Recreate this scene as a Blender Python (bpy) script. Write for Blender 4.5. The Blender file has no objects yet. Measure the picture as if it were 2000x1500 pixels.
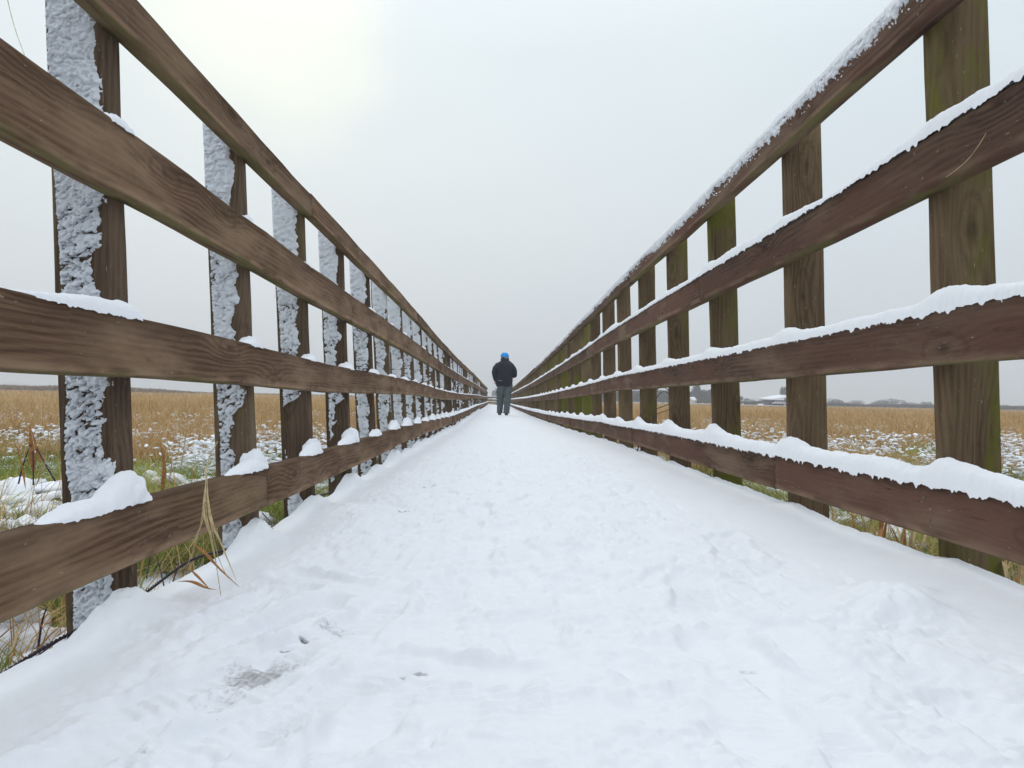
import bpy, math, random
import numpy as np
from mathutils import Matrix, Vector
random.seed(7); RNG = np.random.default_rng(7)
S = bpy.context.scene
COL = S.collection
# ------------------------------------------------------------------ camera
F = 1450.0                      # focal length in pixels of a 2000 px wide frame
CZ = 0.68                       # height of the lens over the marsh
d = Vector(((972-1000)/F, -(780-750)/F, -1)).normalized()
up = Vector((0.02, 1, 0)); up = (up - d*up.dot(d)).normalized()
xx = d.cross(up)
R = Matrix((xx, d, up))
cam = bpy.data.cameras.new('camera'); camo = bpy.data.objects.new('camera', cam); COL.objects.link(camo)
camo.matrix_world = Matrix.Translation((0, 0, CZ)) @ R.to_4x4()
cam.sensor_width = 36; cam.lens = 36*F/2000; cam.clip_start = 0.02; cam.clip_end = 6000
S.camera = camo
def pix(px, py, Y):
    v = R @ Vector(((px-1000)/F, -(py-750)/F, -1))
    v = v*(Y/v.y); return np.array([v.x, v.y, v.z+CZ])
# ------------------------------------------------------------------ sky and sun
SUN_EL, SUN_AZ = math.radians(26.5), math.radians(-19)     # azimuth from +Y towards +X
sd = Vector((math.sin(SUN_AZ)*math.cos(SUN_EL), math.cos(SUN_AZ)*math.cos(SUN_EL), math.sin(SUN_EL)))
W = bpy.data.worlds.new("World"); S.world = W; W.use_nodes = True
nt = W.node_tree; N = nt.nodes; L = nt.links
bg = N['Background']
sky = N.new('ShaderNodeTexSky'); sky.sky_type = 'NISHITA'; sky.sun_disc = False
sky.sun_elevation = SUN_EL; sky.sun_rotation = SUN_AZ; sky.dust_density = 5
tc = N.new('ShaderNodeTexCoord'); sep = N.new('ShaderNodeSeparateXYZ'); L.new(tc.outputs['Generated'], sep.inputs[0])
cr = N.new('ShaderNodeValToRGB'); L.new(sep.outputs['Z'], cr.inputs[0])
els = cr.color_ramp.elements
els[0].position = 0.0; els[0].color = (.64, .69, .735, 1)
els[1].position = 1.0; els[1].color = (1.22, 1.29, 1.38, 1)
for p, c in ((.10, (.635, .695, .745)), (.22, (.675, .745, .79)), (.42, (.71, .80, .85)), (.56, (.84, .93, 1.0))):
    e = els.new(p); e.color = (*c, 1)
# cloud mottling
nz = N.new('ShaderNodeTexNoise'); nz.inputs['Scale'].default_value = 2.2; nz.inputs['Detail'].default_value = 3
mpn = N.new('ShaderNodeMapping'); mpn.inputs['Scale'].default_value = (1, 1, 2.2)
L.new(tc.outputs['Generated'], mpn.inputs[0]); L.new(mpn.outputs[0], nz.inputs[0])
mr = N.new('ShaderNodeMapRange'); mr.inputs[3].default_value = .95; mr.inputs[4].default_value = 1.05
L.new(nz.outputs[0], mr.inputs[0])
mul = N.new('ShaderNodeVectorMath'); mul.operation = 'MULTIPLY'; L.new(cr.outputs[0], mul.inputs[0]); L.new(mr.outputs[0], mul.inputs[1])
# sun glow through the cloud
dt = N.new('ShaderNodeVectorMath'); dt.operation = 'DOT_PRODUCT'; L.new(tc.outputs['Generated'], dt.inputs[0]); dt.inputs[1].default_value = sd
g = N.new('ShaderNodeMapRange'); g.interpolation_type = 'SMOOTHERSTEP'; g.inputs[1].default_value = .980; g.inputs[2].default_value = 1.0
nad = N.new('ShaderNodeMath'); nad.operation = 'MULTIPLY_ADD'; L.new(nz.outputs[0], nad.inputs[0]); nad.inputs[1].default_value = .03; 
L.new(dt.outputs['Value'], nad.inputs[2]); sbt = N.new('ShaderNodeMath'); sbt.operation = 'SUBTRACT'; L.new(nad.outputs[0], sbt.inputs[0]); sbt.inputs[1].default_value = .015
L.new(sbt.outputs[0], g.inputs[0])
gm = N.new('ShaderNodeVectorMath'); gm.operation = 'SCALE'; gm.inputs[0].default_value = (.17, .14, .01); L.new(g.outputs[0], gm.inputs['Scale'])
g2 = N.new('ShaderNodeMapRange'); g2.interpolation_type = 'SMOOTHERSTEP'; g2.inputs[1].default_value = .70; g2.inputs[2].default_value = 1.0; L.new(sbt.outputs[0], g2.inputs[0])
gw = N.new('ShaderNodeVectorMath'); gw.operation = 'SCALE'; gw.inputs[0].default_value = (.055, .045, .02); L.new(g2.outputs[0], gw.inputs['Scale'])
ga = N.new('ShaderNodeVectorMath'); ga.operation = 'ADD'; L.new(mul.outputs[0], ga.inputs[0]); L.new(gw.outputs[0], ga.inputs[1])
ad = N.new('ShaderNodeVectorMath'); ad.operation = 'ADD'; L.new(ga.outputs[0], ad.inputs[0]); L.new(gm.outputs[0], ad.inputs[1])
sk = N.new('ShaderNodeVectorMath'); sk.operation = 'SCALE'; sk.inputs['Scale'].default_value = .0012; L.new(sky.outputs[0], sk.inputs[0])
ad2 = N.new('ShaderNodeVectorMath'); ad2.operation = 'ADD'; L.new(ad.outputs[0], ad2.inputs[0]); L.new(sk.outputs[0], ad2.inputs[1])
L.new(ad2.outputs[0], bg.inputs[0]); bg.inputs[1].default_value = 1.0
sl = bpy.data.lights.new('sun', 'SUN'); sl.energy = .5; sl.angle = math.radians(25); sl.color = (1, .95, .86)
so = bpy.data.objects.new('sun', sl); COL.objects.link(so); so.rotation_euler = (-sd).to_track_quat('-Z', 'Y').to_euler()
S.view_settings.view_transform = 'Standard'; S.view_settings.look = 'None'; S.view_settings.exposure = 0.10
S.cycles.volume_bounces = 1; S.cycles.max_bounces = 8; S.cycles.diffuse_bounces = 4

# ------------------------------------------------------------------ numeric helpers
def hsh(ix, iy, iz, seed):
    h = (ix.astype(np.int64)*374761393 + iy.astype(np.int64)*668265263 + iz.astype(np.int64)*2147483647 + seed*1274126177) & 0xffffffff
    h = ((h ^ (h >> 13))*1274126177) & 0xffffffff
    h = ((h ^ (h >> 16))*2246822519) & 0xffffffff
    h = h ^ (h >> 15)
    return (h & 0xffffff)/float(0xffffff)
def vn(x, y, z=0.0, seed=0):
    x, y, z = np.broadcast_arrays(np.asarray(x, float), np.asarray(y, float), np.asarray(z, float))
    fx, fy, fz = np.floor(x), np.floor(y), np.floor(z)
    tx, ty, tz = x-fx, y-fy, z-fz
    tx, ty, tz = (t*t*t*(t*(t*6-15)+10) for t in (tx, ty, tz))
    o = 0
    for a in (0, 1):
        for b in (0, 1):
            for c in (0, 1):
                o = o + hsh(fx+a, fy+b, fz+c, seed)*(tx if a else 1-tx)*(ty if b else 1-ty)*(tz if c else 1-tz)
    return o
def fbm(x, y, z=0.0, seed=0, o=4, gain=.5):
    s = 0; a = 1; t = 0
    for i in range(o):
        s = s + a*vn(x*2**i, y*2**i, z*2**i if not np.isscalar(z) else z*2**i, seed+i*17); t += a; a *= gain
    return s/t
def worley(x, y, seed=0):
    x, y = np.broadcast_arrays(np.asarray(x, float), np.asarray(y, float)); fx, fy = np.floor(x), np.floor(y); best = np.full(x.shape, 9.0)
    for a in (-1, 0, 1):
        for b in (-1, 0, 1):
            jx = fx+a+hsh(fx+a, fy+b, fx*0, seed); jy = fy+b+hsh(fx+a, fy+b, fx*0+1, seed)
            best = np.minimum(best, (x-jx)**2+(y-jy)**2)
    return np.sqrt(best)
def sst(a, b, x):
    t = np.clip((x-a)/(b-a), 0, 1); return t*t*(3-2*t)
# ------------------------------------------------------------------ object helpers
ORG = {}
def tag(o, label=None, cat=None, group=None, kind=None):
    if label: o['label'] = label
    if cat: o['category'] = cat
    if group: o['group'] = group
    if kind: o['kind'] = kind
    return o
def empty(name, loc, label, cat, group=None):
    o = bpy.data.objects.new(name, None); COL.objects.link(o); o.location = loc; o.empty_display_size = .1
    ORG[o.name] = np.array(loc, float)
    return tag(o, label, cat, group)
def mesh(name, V, Fs, mat, parent=None, smooth=False, attrs=None, org=None):
    """one mesh object; V in world coordinates; Fs = list of index arrays (tri or quad)"""
    V = np.asarray(V, float)
    if org is None: org = ORG[parent.name] if parent else np.zeros(3)
    org = np.asarray(org, float)
    base = ORG[parent.name] if parent else np.zeros(3)
    me = bpy.data.meshes.new(name)
    Fs = [np.asarray(f, np.int64) for f in (Fs if isinstance(Fs, (list, tuple)) and len(Fs) and hasattr(Fs[0], 'ndim') else [np.asarray(Fs)])]
    n = len(V); me.vertices.add(n); me.vertices.foreach_set('co', (V-org).astype(np.float32).ravel())
    loops = np.concatenate([f.ravel() for f in Fs]); cnt = np.concatenate([np.full(len(f), f.shape[1]) for f in Fs])
    me.loops.add(len(loops)); me.loops.foreach_set('vertex_index', loops.astype(np.int32))
    me.polygons.add(len(cnt)); st = np.concatenate([[0], np.cumsum(cnt)[:-1]])
    me.polygons.foreach_set('loop_start', st.astype(np.int32)); me.polygons.foreach_set('loop_total', cnt.astype(np.int32))
    if smooth: me.polygons.foreach_set('use_smooth', np.ones(len(cnt), bool))
    if attrs:
        for k, a in attrs.items():
            at = me.attributes.new(k, 'FLOAT', 'POINT'); at.data.foreach_set('value', np.asarray(a, np.float32))
    me.update(calc_edges=True); me.validate()
    me.materials.append(mat)
    o = bpy.data.objects.new(name, me); COL.objects.link(o)
    if parent: o.parent = parent
    o.location = org-base
    ORG[o.name] = org
    return o
def gridfaces(nr, nc, keep=None):
    i, j = np.meshgrid(np.arange(nr-1), np.arange(nc-1), indexing='ij')
    a = i*nc+j; f = np.stack([a, a+1, a+nc+1, a+nc], -1)
    return (f[keep] if keep is not None else f.reshape(-1, 4))
class MB:
    def __init__(s): s.v = []; s.q = []; s.t = []; s.n = 0
    def add(s, V, q=None, t=None):
        V = np.asarray(V, float); s.v.append(V)
        if q is not None and len(q): s.q.append(np.asarray(q)+s.n)
        if t is not None and len(t): s.t.append(np.asarray(t)+s.n)
        s.n += len(V)
    def box(s, c, h, rz=0):
        c = np.array(c, float); h = np.array(h, float); V = []
        for z in (-1, 1):
            for x, y in ((-1, -1), (1, -1), (1, 1), (-1, 1)):
                p = np.array([x*h[0], y*h[1], z*h[2]]); V.append(c+[p[0]*math.cos(rz)-p[1]*math.sin(rz), p[0]*math.sin(rz)+p[1]*math.cos(rz), p[2]])
        s.add(V, [[0, 3, 2, 1], [4, 5, 6, 7], [0, 1, 5, 4], [1, 2, 6, 5], [2, 3, 7, 6], [3, 0, 4, 7]])
    def tube(s, pts, rad, k=6):
        P = np.array(pts, float); n = len(P); rad = np.broadcast_to(rad, (n,))
        T = np.gradient(P, axis=0); T /= np.linalg.norm(T, axis=1)[:, None]+1e-9
        ref = np.array([0, 0, 1.]) if abs(T[0][2]) < .9 else np.array([1., 0, 0])
        A = np.cross(T, ref); A /= np.linalg.norm(A, axis=1)[:, None]+1e-9; B = np.cross(T, A)
        a = np.arange(k)*2*np.pi/k
        V = P[:, None]+rad[:, None, None]*(A[:, None]*np.cos(a)[None, :, None]+B[:, None]*np.sin(a)[None, :, None])
        q = []
        for i in range(n-1):
            for j in range(k): q.append([i*k+j, i*k+(j+1) % k, (i+1)*k+(j+1) % k, (i+1)*k+j])
        V = np.concatenate([V.reshape(-1, 3), P[:1], P[-1:]])
        t = [[n*k, (j+1) % k, j] for j in range(k)]+[[n*k+1, (n-1)*k+j, (n-1)*k+(j+1) % k] for j in range(k)]
        s.add(V, q, t)
    def ribbon(s, pts, wid, wdir):
        P = np.array(pts, float); w = np.array(wid, float)[:, None]/2; D = np.array(wdir, float); D = D/np.linalg.norm(D)
        T = np.gradient(P, axis=0); Nn = np.cross(T, D); Nn /= np.linalg.norm(Nn, axis=1)[:, None]+1e-9
        a, b, c = P-w*D, P+Nn*w*.35, P+w*D; n = len(P)
        V = np.concatenate([a, b, c]); q = []
        for i in range(n-1): q += [[i, n+i, n+i+1, i+1], [n+i, 2*n+i, 2*n+i+1, n+i+1]]
        s.add(V, q)
    def build(s, name, mat, parent=None, smooth=False, org=None):
        fs = []
        if s.q: fs.append(np.concatenate(s.q))
        if s.t: fs.append(np.concatenate(s.t))
        return mesh(name, np.concatenate(s.v), fs, mat, parent, smooth, org=org)
# ------------------------------------------------------------------ materials
class NT:
    def __init__(s, name):
        s.m = bpy.data.materials.new(name); s.m.use_nodes = True; s.t = s.m.node_tree
        s.b = s.t.nodes['Principled BSDF']; s.b.inputs['Specular IOR Level'].default_value = .25
    def n(s, typ, **k):
        o = s.t.nodes.new('ShaderNode'+typ)
        for a, v in k.items(): setattr(o, a, v)
        return o
    def put(s, sock, v):
        if v is None: return
        if hasattr(v, 'is_linked') or isinstance(v, bpy.types.NodeSocket): s.t.links.new(v, sock)
        else: sock.default_value = v
    def math(s, op, a, b=None, c=None, clamp=False):
        o = s.n('Math', operation=op, use_clamp=clamp); s.put(o.inputs[0], a); s.put(o.inputs[1], b); s.put(o.inputs[2], c); return o.outputs[0]
    def mix(s, f, a, b, blend='MIX'):
        o = s.n('Mix', data_type='RGBA', blend_type=blend); s.put(o.inputs[0], f)
        s.put(o.inputs[6], (*a, 1) if isinstance(a, tuple) else a); s.put(o.inputs[7], (*b, 1) if isinstance(b, tuple) else b); return o.outputs[2]
    def rng(s, v, a, b, c=0.0, e=1.0):
        o = s.n('MapRange', interpolation_type='SMOOTHSTEP'); s.put(o.inputs[0], v)
        for i, q in enumerate((a, b, c, e)): s.put(o.inputs[i+1], q)
        return o.outputs[0]
    def noise(s, vec, sc, det=4, rough=.55, dist=0):
        o = s.n('TexNoise'); s.put(o.inputs['Vector'], vec); o.inputs['Scale'].default_value = sc; o.inputs['Detail'].default_value = det
        o.inputs['Roughness'].default_value = rough; o.inputs['Distortion'].default_value = dist; return o.outputs[0]
    def map(s, vec, sc=(1, 1, 1), loc=(0, 0, 0)):
        o = s.n('Mapping'); s.put(o.inputs[0], vec); o.inputs['Scale'].default_value = sc; s.put(o.inputs['Location'], loc); return o.outputs[0]
    def bump(s, h, st=.3, dist=.01, nrm=None):
        o = s.n('Bump'); o.inputs['Strength'].default_value = st; o.inputs['Distance'].default_value = dist; s.put(o.inputs['Height'], h)
        s.put(o.inputs['Normal'], nrm); return o.outputs[0]
    def attr(s, name): return s.n('Attribute', attribute_name=name).outputs['Fac']
    def obj(s): return s.n('TexCoord').outputs['Object']
def wood(name, dark, mid, light, axis='Y', green=0.15, bump=.35, knots=1.0, stain=.5, red=None):
    t = NT(name); P = t.obj(); inf = t.n('ObjectInfo'); rnd = inf.outputs['Random']
    off = t.n('CombineXYZ'); 
    for i, k in enumerate((37.0, 91.0, 53.0)): t.put(off.inputs[i], t.math('MULTIPLY', rnd, k))
    v = t.n('VectorMath', operation='ADD'); t.put(v.inputs[0], P); t.put(v.inputs[1], off.outputs[0]); P = v.outputs[0]
    sp = t.n('SeparateXYZ'); t.put(sp.inputs[0], P)
    if axis == 'Y': al, ac, ac2 = sp.outputs[1], sp.outputs[2], sp.outputs[0]
    else: al, ac, ac2 = sp.outputs[2], sp.outputs[0], sp.outputs[1]
    q = t.n('CombineXYZ'); t.put(q.inputs[0], al); t.put(q.inputs[1], ac); t.put(q.inputs[2], ac2); Q = q.outputs[0]     # (along, across, across2)
    warp = t.noise(t.map(Q, (1.3, 7, 7)), 1.0, 3, .5)
    vo = t.n('TexVoronoi', voronoi_dimensions='2D', feature='F1'); vo.inputs['Scale'].default_value = 1.0; vo.inputs['Randomness'].default_value = .9
    t.put(vo.inputs['Vector'], t.map(Q, (2.6, 7.5, 1)))
    dd = vo.outputs['Distance']; sc = t.n('SeparateColor'); t.put(sc.inputs[0], vo.outputs['Color'])
    has = t.math('GREATER_THAN', sc.outputs[0], .58)
    dn = t.math('ADD', dd, t.math('MULTIPLY', t.math('SUBTRACT', t.noise(Q, 30, 2), .5), .12))
    infl = t.math('MULTIPLY', t.rng(dn, .55, .0, 0, 1), has)
    phase = t.math('ADD', t.math('ADD', t.math('MULTIPLY', ac, 430), t.math('MULTIPLY', ac2, 260)), t.math('ADD', t.math('MULTIPLY', warp, 26), t.math('MULTIPLY', infl, 13*knots)))
    band = t.math('MULTIPLY_ADD', t.math('SINE', phase), .5, .5)
    fine = t.noise(t.map(Q, (7, 300, 300)), 1, 4, .7)
    fine2 = t.noise(t.map(Q, (3, 70, 70)), 1, 3, .6)
    blot = t.noise(t.map(Q, (2.2, 9, 9)), 1, 5, .6)
    f = t.math('ADD', t.math('MULTIPLY', band, .15), t.math('ADD', t.math('MULTIPLY', fine, .50), t.math('MULTIPLY', fine2, .35)))
    c = t.mix(t.rng(f, .33, .64), dark, mid)
    c = t.mix(t.rng(blot, .40, .68, 0, .75), c, light)
    if red: c = t.mix(t.rng(t.noise(t.map(Q, (1.7, 5, 5), (9, 3, 1)), 1, 4), .42, .62, 0, .85), c, red)
    c = t.mix(t.math('MULTIPLY', t.rng(t.math('ADD', dn, t.math('MULTIPLY', sc.outputs[1], .05)), .15, .03), t.math('MULTIPLY', has, .6*knots)), c, tuple(x*.45 for x in dark))
    ring = t.math('MULTIPLY', t.rng(t.math('ABSOLUTE', t.math('SUBTRACT', dn, .2)), .05, 0), t.math('MULTIPLY', has, .3*knots))
    c = t.mix(ring, c, tuple(x*.7 for x in dark))
    gr = t.noise(t.map(P, (4, 4, 1.6) if axis != 'Y' else (5, 1.2, 5), (3, 9, 4)), 1, 5, .65)
    gv = t.math('ADD', gr, t.attr('moss'))
    c = t.mix(t.math('MULTIPLY', t.rng(gv, .50, .68), green*2), c, (.130, .128, .026))
    ck = t.noise(t.map(Q, (4.5, 170, 170), (11, 2, 7)), 1, 2, .4)
    crack = t.rng(t.math('ABSOLUTE', t.math('SUBTRACT', ck, .5)), .012, .0, 0, 1)
    crack = t.math('MULTIPLY', crack, t.rng(t.noise(t.map(Q, (3, 18, 18), (2, 5, 8)), 1, 3), .50, .62, 0, .8))
    c = t.mix(crack, c, tuple(x*.30 for x in dark))
    # damp stain under the snow line and scattered pale chips
    hg = t.attr('hgt')
    st = t.rng(t.math('ADD', hg, t.math('MULTIPLY', t.math('SUBTRACT', t.noise(t.map(Q, (4, 14, 14)), 1, 4), .5), .9)), .62, 1.0, 0, stain)
    c = t.mix(st, c, tuple(x*.62 for x in dark))
    if axis == 'Y':      # algae film and worn pale arris along the underside
        lowm = t.math('MULTIPLY', t.rng(hg, .10, .0), t.rng(t.noise(t.map(Q, (3.5, 20, 20), (1, 7, 2)), 1, 4), .40, .58, 0, .55)); c = t.mix(lowm, c, (.15, .155, .055))
        lm2 = t.math('MULTIPLY', t.math('MULTIPLY', t.rng(hg, .0, .05), t.rng(hg, .22, .06)), t.rng(t.noise(t.map(Q, (5, 20, 20), (5, 1, 2)), 1, 3), .35, .6, 0, .55)); c = t.mix(lm2, c, tuple(x*1.45 for x in light))
    ch = t.noise(t.map(Q, (60, 210, 210)), 1, 2, .5)
    c = t.mix(t.rng(ch, .70, .77, 0, .6), c, (.42, .36, .28))
    var = t.math('MULTIPLY_ADD', rnd, .34, .83); mm = t.n('VectorMath', operation='SCALE'); t.put(mm.inputs[0], c); t.put(mm.inputs['Scale'], var)
    t.put(t.b.inputs['Base Color'], mm.outputs[0]); t.b.inputs['Roughness'].default_value = .92; t.b.inputs['Specular IOR Level'].default_value = .06
    h = t.math('ADD', t.math('MULTIPLY', fine, .6), t.math('ADD', t.math('MULTIPLY', band, .35), t.math('MULTIPLY', fine2, .5)))
    h = t.math('SUBTRACT', h, t.math('MULTIPLY', crack, 1.2))
    t.put(t.b.inputs['Normal'], t.bump(h, bump, .004)); return t.m
def snowmat(name, col=(.885, .90, .935), bs=.35, slush=False):
    t = NT(name); P = t.obj()
    a = t.noise(P, 160, 4, .6); b = t.noise(P, 28, 4, .55)
    h = t.math('ADD', t.math('MULTIPLY', a, .35), b)
    c = t.mix(t.rng(t.noise(P, 3, 4), .3, .7), col, tuple(min(1, x*1.02) for x in col))
    if slush:
        s = t.attr('slush'); s2 = t.math('ADD', s, t.math('MULTIPLY', t.math('SUBTRACT', t.noise(t.map(P, (1, 1, 1)), 70, 4, .7), .5), .9))
        c = t.mix(t.math('MULTIPLY', t.rng(s2, .35, .75), t.rng(s, .02, .2)), c, (.42, .42, .43))
        c = t.mix(t.math('MULTIPLY', t.rng(s2, .80, .98), t.rng(s, .3, .6)), c, (.07, .06, .07))
        sp = t.noise(t.map(P, (1, 1, 1), (4, 4, 4)), 210, 2, .5)
        c = t.mix(t.rng(sp, .80, .84, 0, .6), c, (.25, .22, .18))
    t.put(t.b.inputs['Base Color'], c); t.b.inputs['Roughness'].default_value = .75; t.b.inputs['Specular IOR Level'].default_value = .15
    t.put(t.b.inputs['Normal'], t.bump(h, bs, .004)); return t.m
def plain(name, col, rough=.8, ns=20, var=.25, bs=.15):
    t = NT(name); P = t.obj(); n = t.noise(P, ns, 4)
    t.put(t.b.inputs['Base Color'], t.mix(t.rng(n, .3, .7), tuple(x*(1-var) for x in col), tuple(min(1, x*(1+var)) for x in col)))
    t.b.inputs['Roughness'].default_value = rough; t.put(t.b.inputs['Normal'], t.bump(n, bs, .005)); return t.m
def blademat(name, stops, tr=.25):
    t = NT(name); r = t.attr('rnd'); cr = t.n('ValToRGB'); t.put(cr.inputs[0], r); e = cr.color_ramp.elements
    e[0].position, e[0].color = stops[0][0], (*stops[0][1], 1); e[1].position, e[1].color = stops[-1][0], (*stops[-1][1], 1)
    for p, c in stops[1:-1]: e.new(p).color = (*c, 1)
    t.put(t.b.inputs['Base Color'], cr.outputs[0]); t.b.inputs['Roughness'].default_value = .7
    tl = t.n('BsdfTranslucent'); t.put(tl.inputs[0], cr.outputs[0]); mx = t.n('MixShader'); mx.inputs[0].default_value = tr
    t.t.links.new(t.b.outputs[0], mx.inputs[1]); t.t.links.new(tl.outputs[0], mx.inputs[2])
    t.t.links.new(mx.outputs[0], t.t.nodes['Material Output'].inputs[0]); return t.m
M_railL = wood('rail wood left', (.084, .048, .031), (.182, .113, .073), (.275, .186, .122), 'Y', green=.05, stain=.45)
M_railR = wood('rail wood right', (.060, .036, .027), (.126, .078, .057), (.200, .136, .094), 'Y', green=.03, stain=.5, red=(.120, .062, .046))
M_postL = wood('post wood left', (.062, .042, .030), (.125, .086, .058), (.175, .125, .085), 'Z', green=.12, stain=0)
M_postR = wood('post wood right', (.085, .055, .034), (.145, .100, .060), (.195, .140, .082), 'Z', green=.58, stain=0)
M_deck = wood('deck wood', (.03, .024, .02), (.06, .046, .036), (.09, .07, .05), 'Y', green=.1)
M_snow = snowmat('snow'); M_path = snowmat('trodden snow', slush=True, bs=.55)
M_crust = snowmat('windblown snow crust', (.74, .765, .81), bs=.6)
M_nail = plain('weathered nail', (.13, .10, .085), .6, 90)

# ------------------------------------------------------------------ walkway frame (measured)
def UV(u, Y, v): return np.stack([u-.02*v, Y, .02*u+v+CZ], -1) if not np.isscalar(u) else np.array([u-.02*v, Y, .02*u+v+CZ])
LY = np.array([-3, 1.6, 3, 5.5, 7.7, 9, 12, 18, 26, 40, 57]); LD = np.array([.02, .012, 0, .004, -.008, -.03, -.05, -.035, .0, .0, .04])
RY = np.array([-3, 2.2, 5.9, 7, 10.5, 14.4, 23, 49, 57]); RD = np.array([0, 0, -.007, -.022, -.06, -.095, -.14, -.18, -.18])
def smooth_interp(Y, X, D):
    Y = np.asarray(Y, float); o = 0
    for k in (-1, -.5, 0, .5, 1): o = o+np.interp(Y+k*np.clip(Y*.1, .2, 1.5), X, D)
    return o/5
def dL(Y): return smooth_interp(Y, LY, LD)
def dR(Y): return smooth_interp(Y, RY, RD)
def uin(side, v): return -(.765+.045*v) if side < 0 else .953-.014*v      # inner face of the posts
LEV = {-1: [(.742, .834), (.392, .531), (.034, .156), (-.332, -.211)], 1: [(.800, .890), (.442, .558), (.072, .186), (-.296, -.180)]}
BASE = {-1: -.435, 1: -.345}
DEL = {-1: dL, 1: dR}
YEND = 57.0
POSTY = {-1: np.array([.70, 1.49, 2.275, 2.99]+[3.755+.782*i for i in range(68)]), 1: np.array([.70]+[1.533+.846*i for i in range(66)])}
POSTY = {k: v[v < YEND] for k, v in POSTY.items()}
def dev(side, k, Y):                                   # slight waviness of each rail line from post to post
    return (fbm(np.asarray(Y)*.9, 3.7*k+side, 0, 11, 3)-.5)*.016
def usidedev(side, k, Y): return (fbm(np.asarray(Y)*.7, 1.7*k+side+20, 0, 15, 2)-.5)*.012

TH = .040                                              # rail thickness
fences = {}
for side, nm, lab in ((-1, 'railing', 'brown timber railing left of the snowy path, its posts plastered with blown snow'),
                      (1, 'railing', 'reddish brown timber railing right of the snowy path, unbroken snow strips on its rails')):
    b = UV(uin(side, BASE[side]), 1.5, BASE[side])
    fences[side] = empty(nm, b, lab, 'railing', 'railings on both sides of the boardwalk')

# posts ------------------------------------------------------------------
PW, PD = .104, .068
def post(side, i, Y):
    f = fences[side]; rr = random.Random(i*7+side)
    v0, v1 = BASE[side]-.42, LEV[side][0][1]+.013
    de = float(DEL[side](Y)); nz = 26 if Y < 8 else 3
    w = PW*(1+rr.uniform(-.05, .06)); dp = (PD+(.008 if side < 0 else 0))*(1+rr.uniform(-.05, .05)); lean = rr.uniform(-.004, .004); c = .0035
    prof = [(c, 0), (w-c, 0), (w, c), (w, dp-c), (w-c, dp), (c, dp), (0, dp-c), (0, c)]
    V = []
    for k in range(nz):
        v = v0+(v1-v0)*k/(nz-1); u0 = uin(side, v)+lean*(v-v0)
        for (a, bb) in prof:
            ww = (vn(v*7, a*30+i, bb*30, 5)-.5)*.0022
            V.append(UV(u0+side*a+side*ww, Y+bb, v+de))
    n = 8; q = []
    for k in range(nz-1):
        for j in range(n):
            a, b2 = k*n+j, k*n+(j+1) % n
            q.append([a, b2, b2+n, a+n] if side > 0 else [b2, a, a+n, b2+n])
    V += [UV(uin(side, v1)+side*w/2, Y+dp/2, v1+de)]; ct = len(V)-1
    t = [[(nz-1)*n+j, (nz-1)*n+(j+1) % n, ct] if side > 0 else [(nz-1)*n+(j+1) % n, (nz-1)*n+j, ct] for j in range(n)]
    o = mesh('post', V, [np.array(q), np.array(t)], M_postL if side < 0 else M_postR, f, org=UV(uin(side, v0), Y, v0+de), attrs={'moss': np.full(len(V), ({1: .03, 2: -.12, 3: .085, 4: .01, 5: -.02} if side > 0 else {}).get(i, rr.uniform(-.13, .09)))})
    if side < 0: crust(o, i, Y, w, v0, v1, de)
    return o
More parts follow.
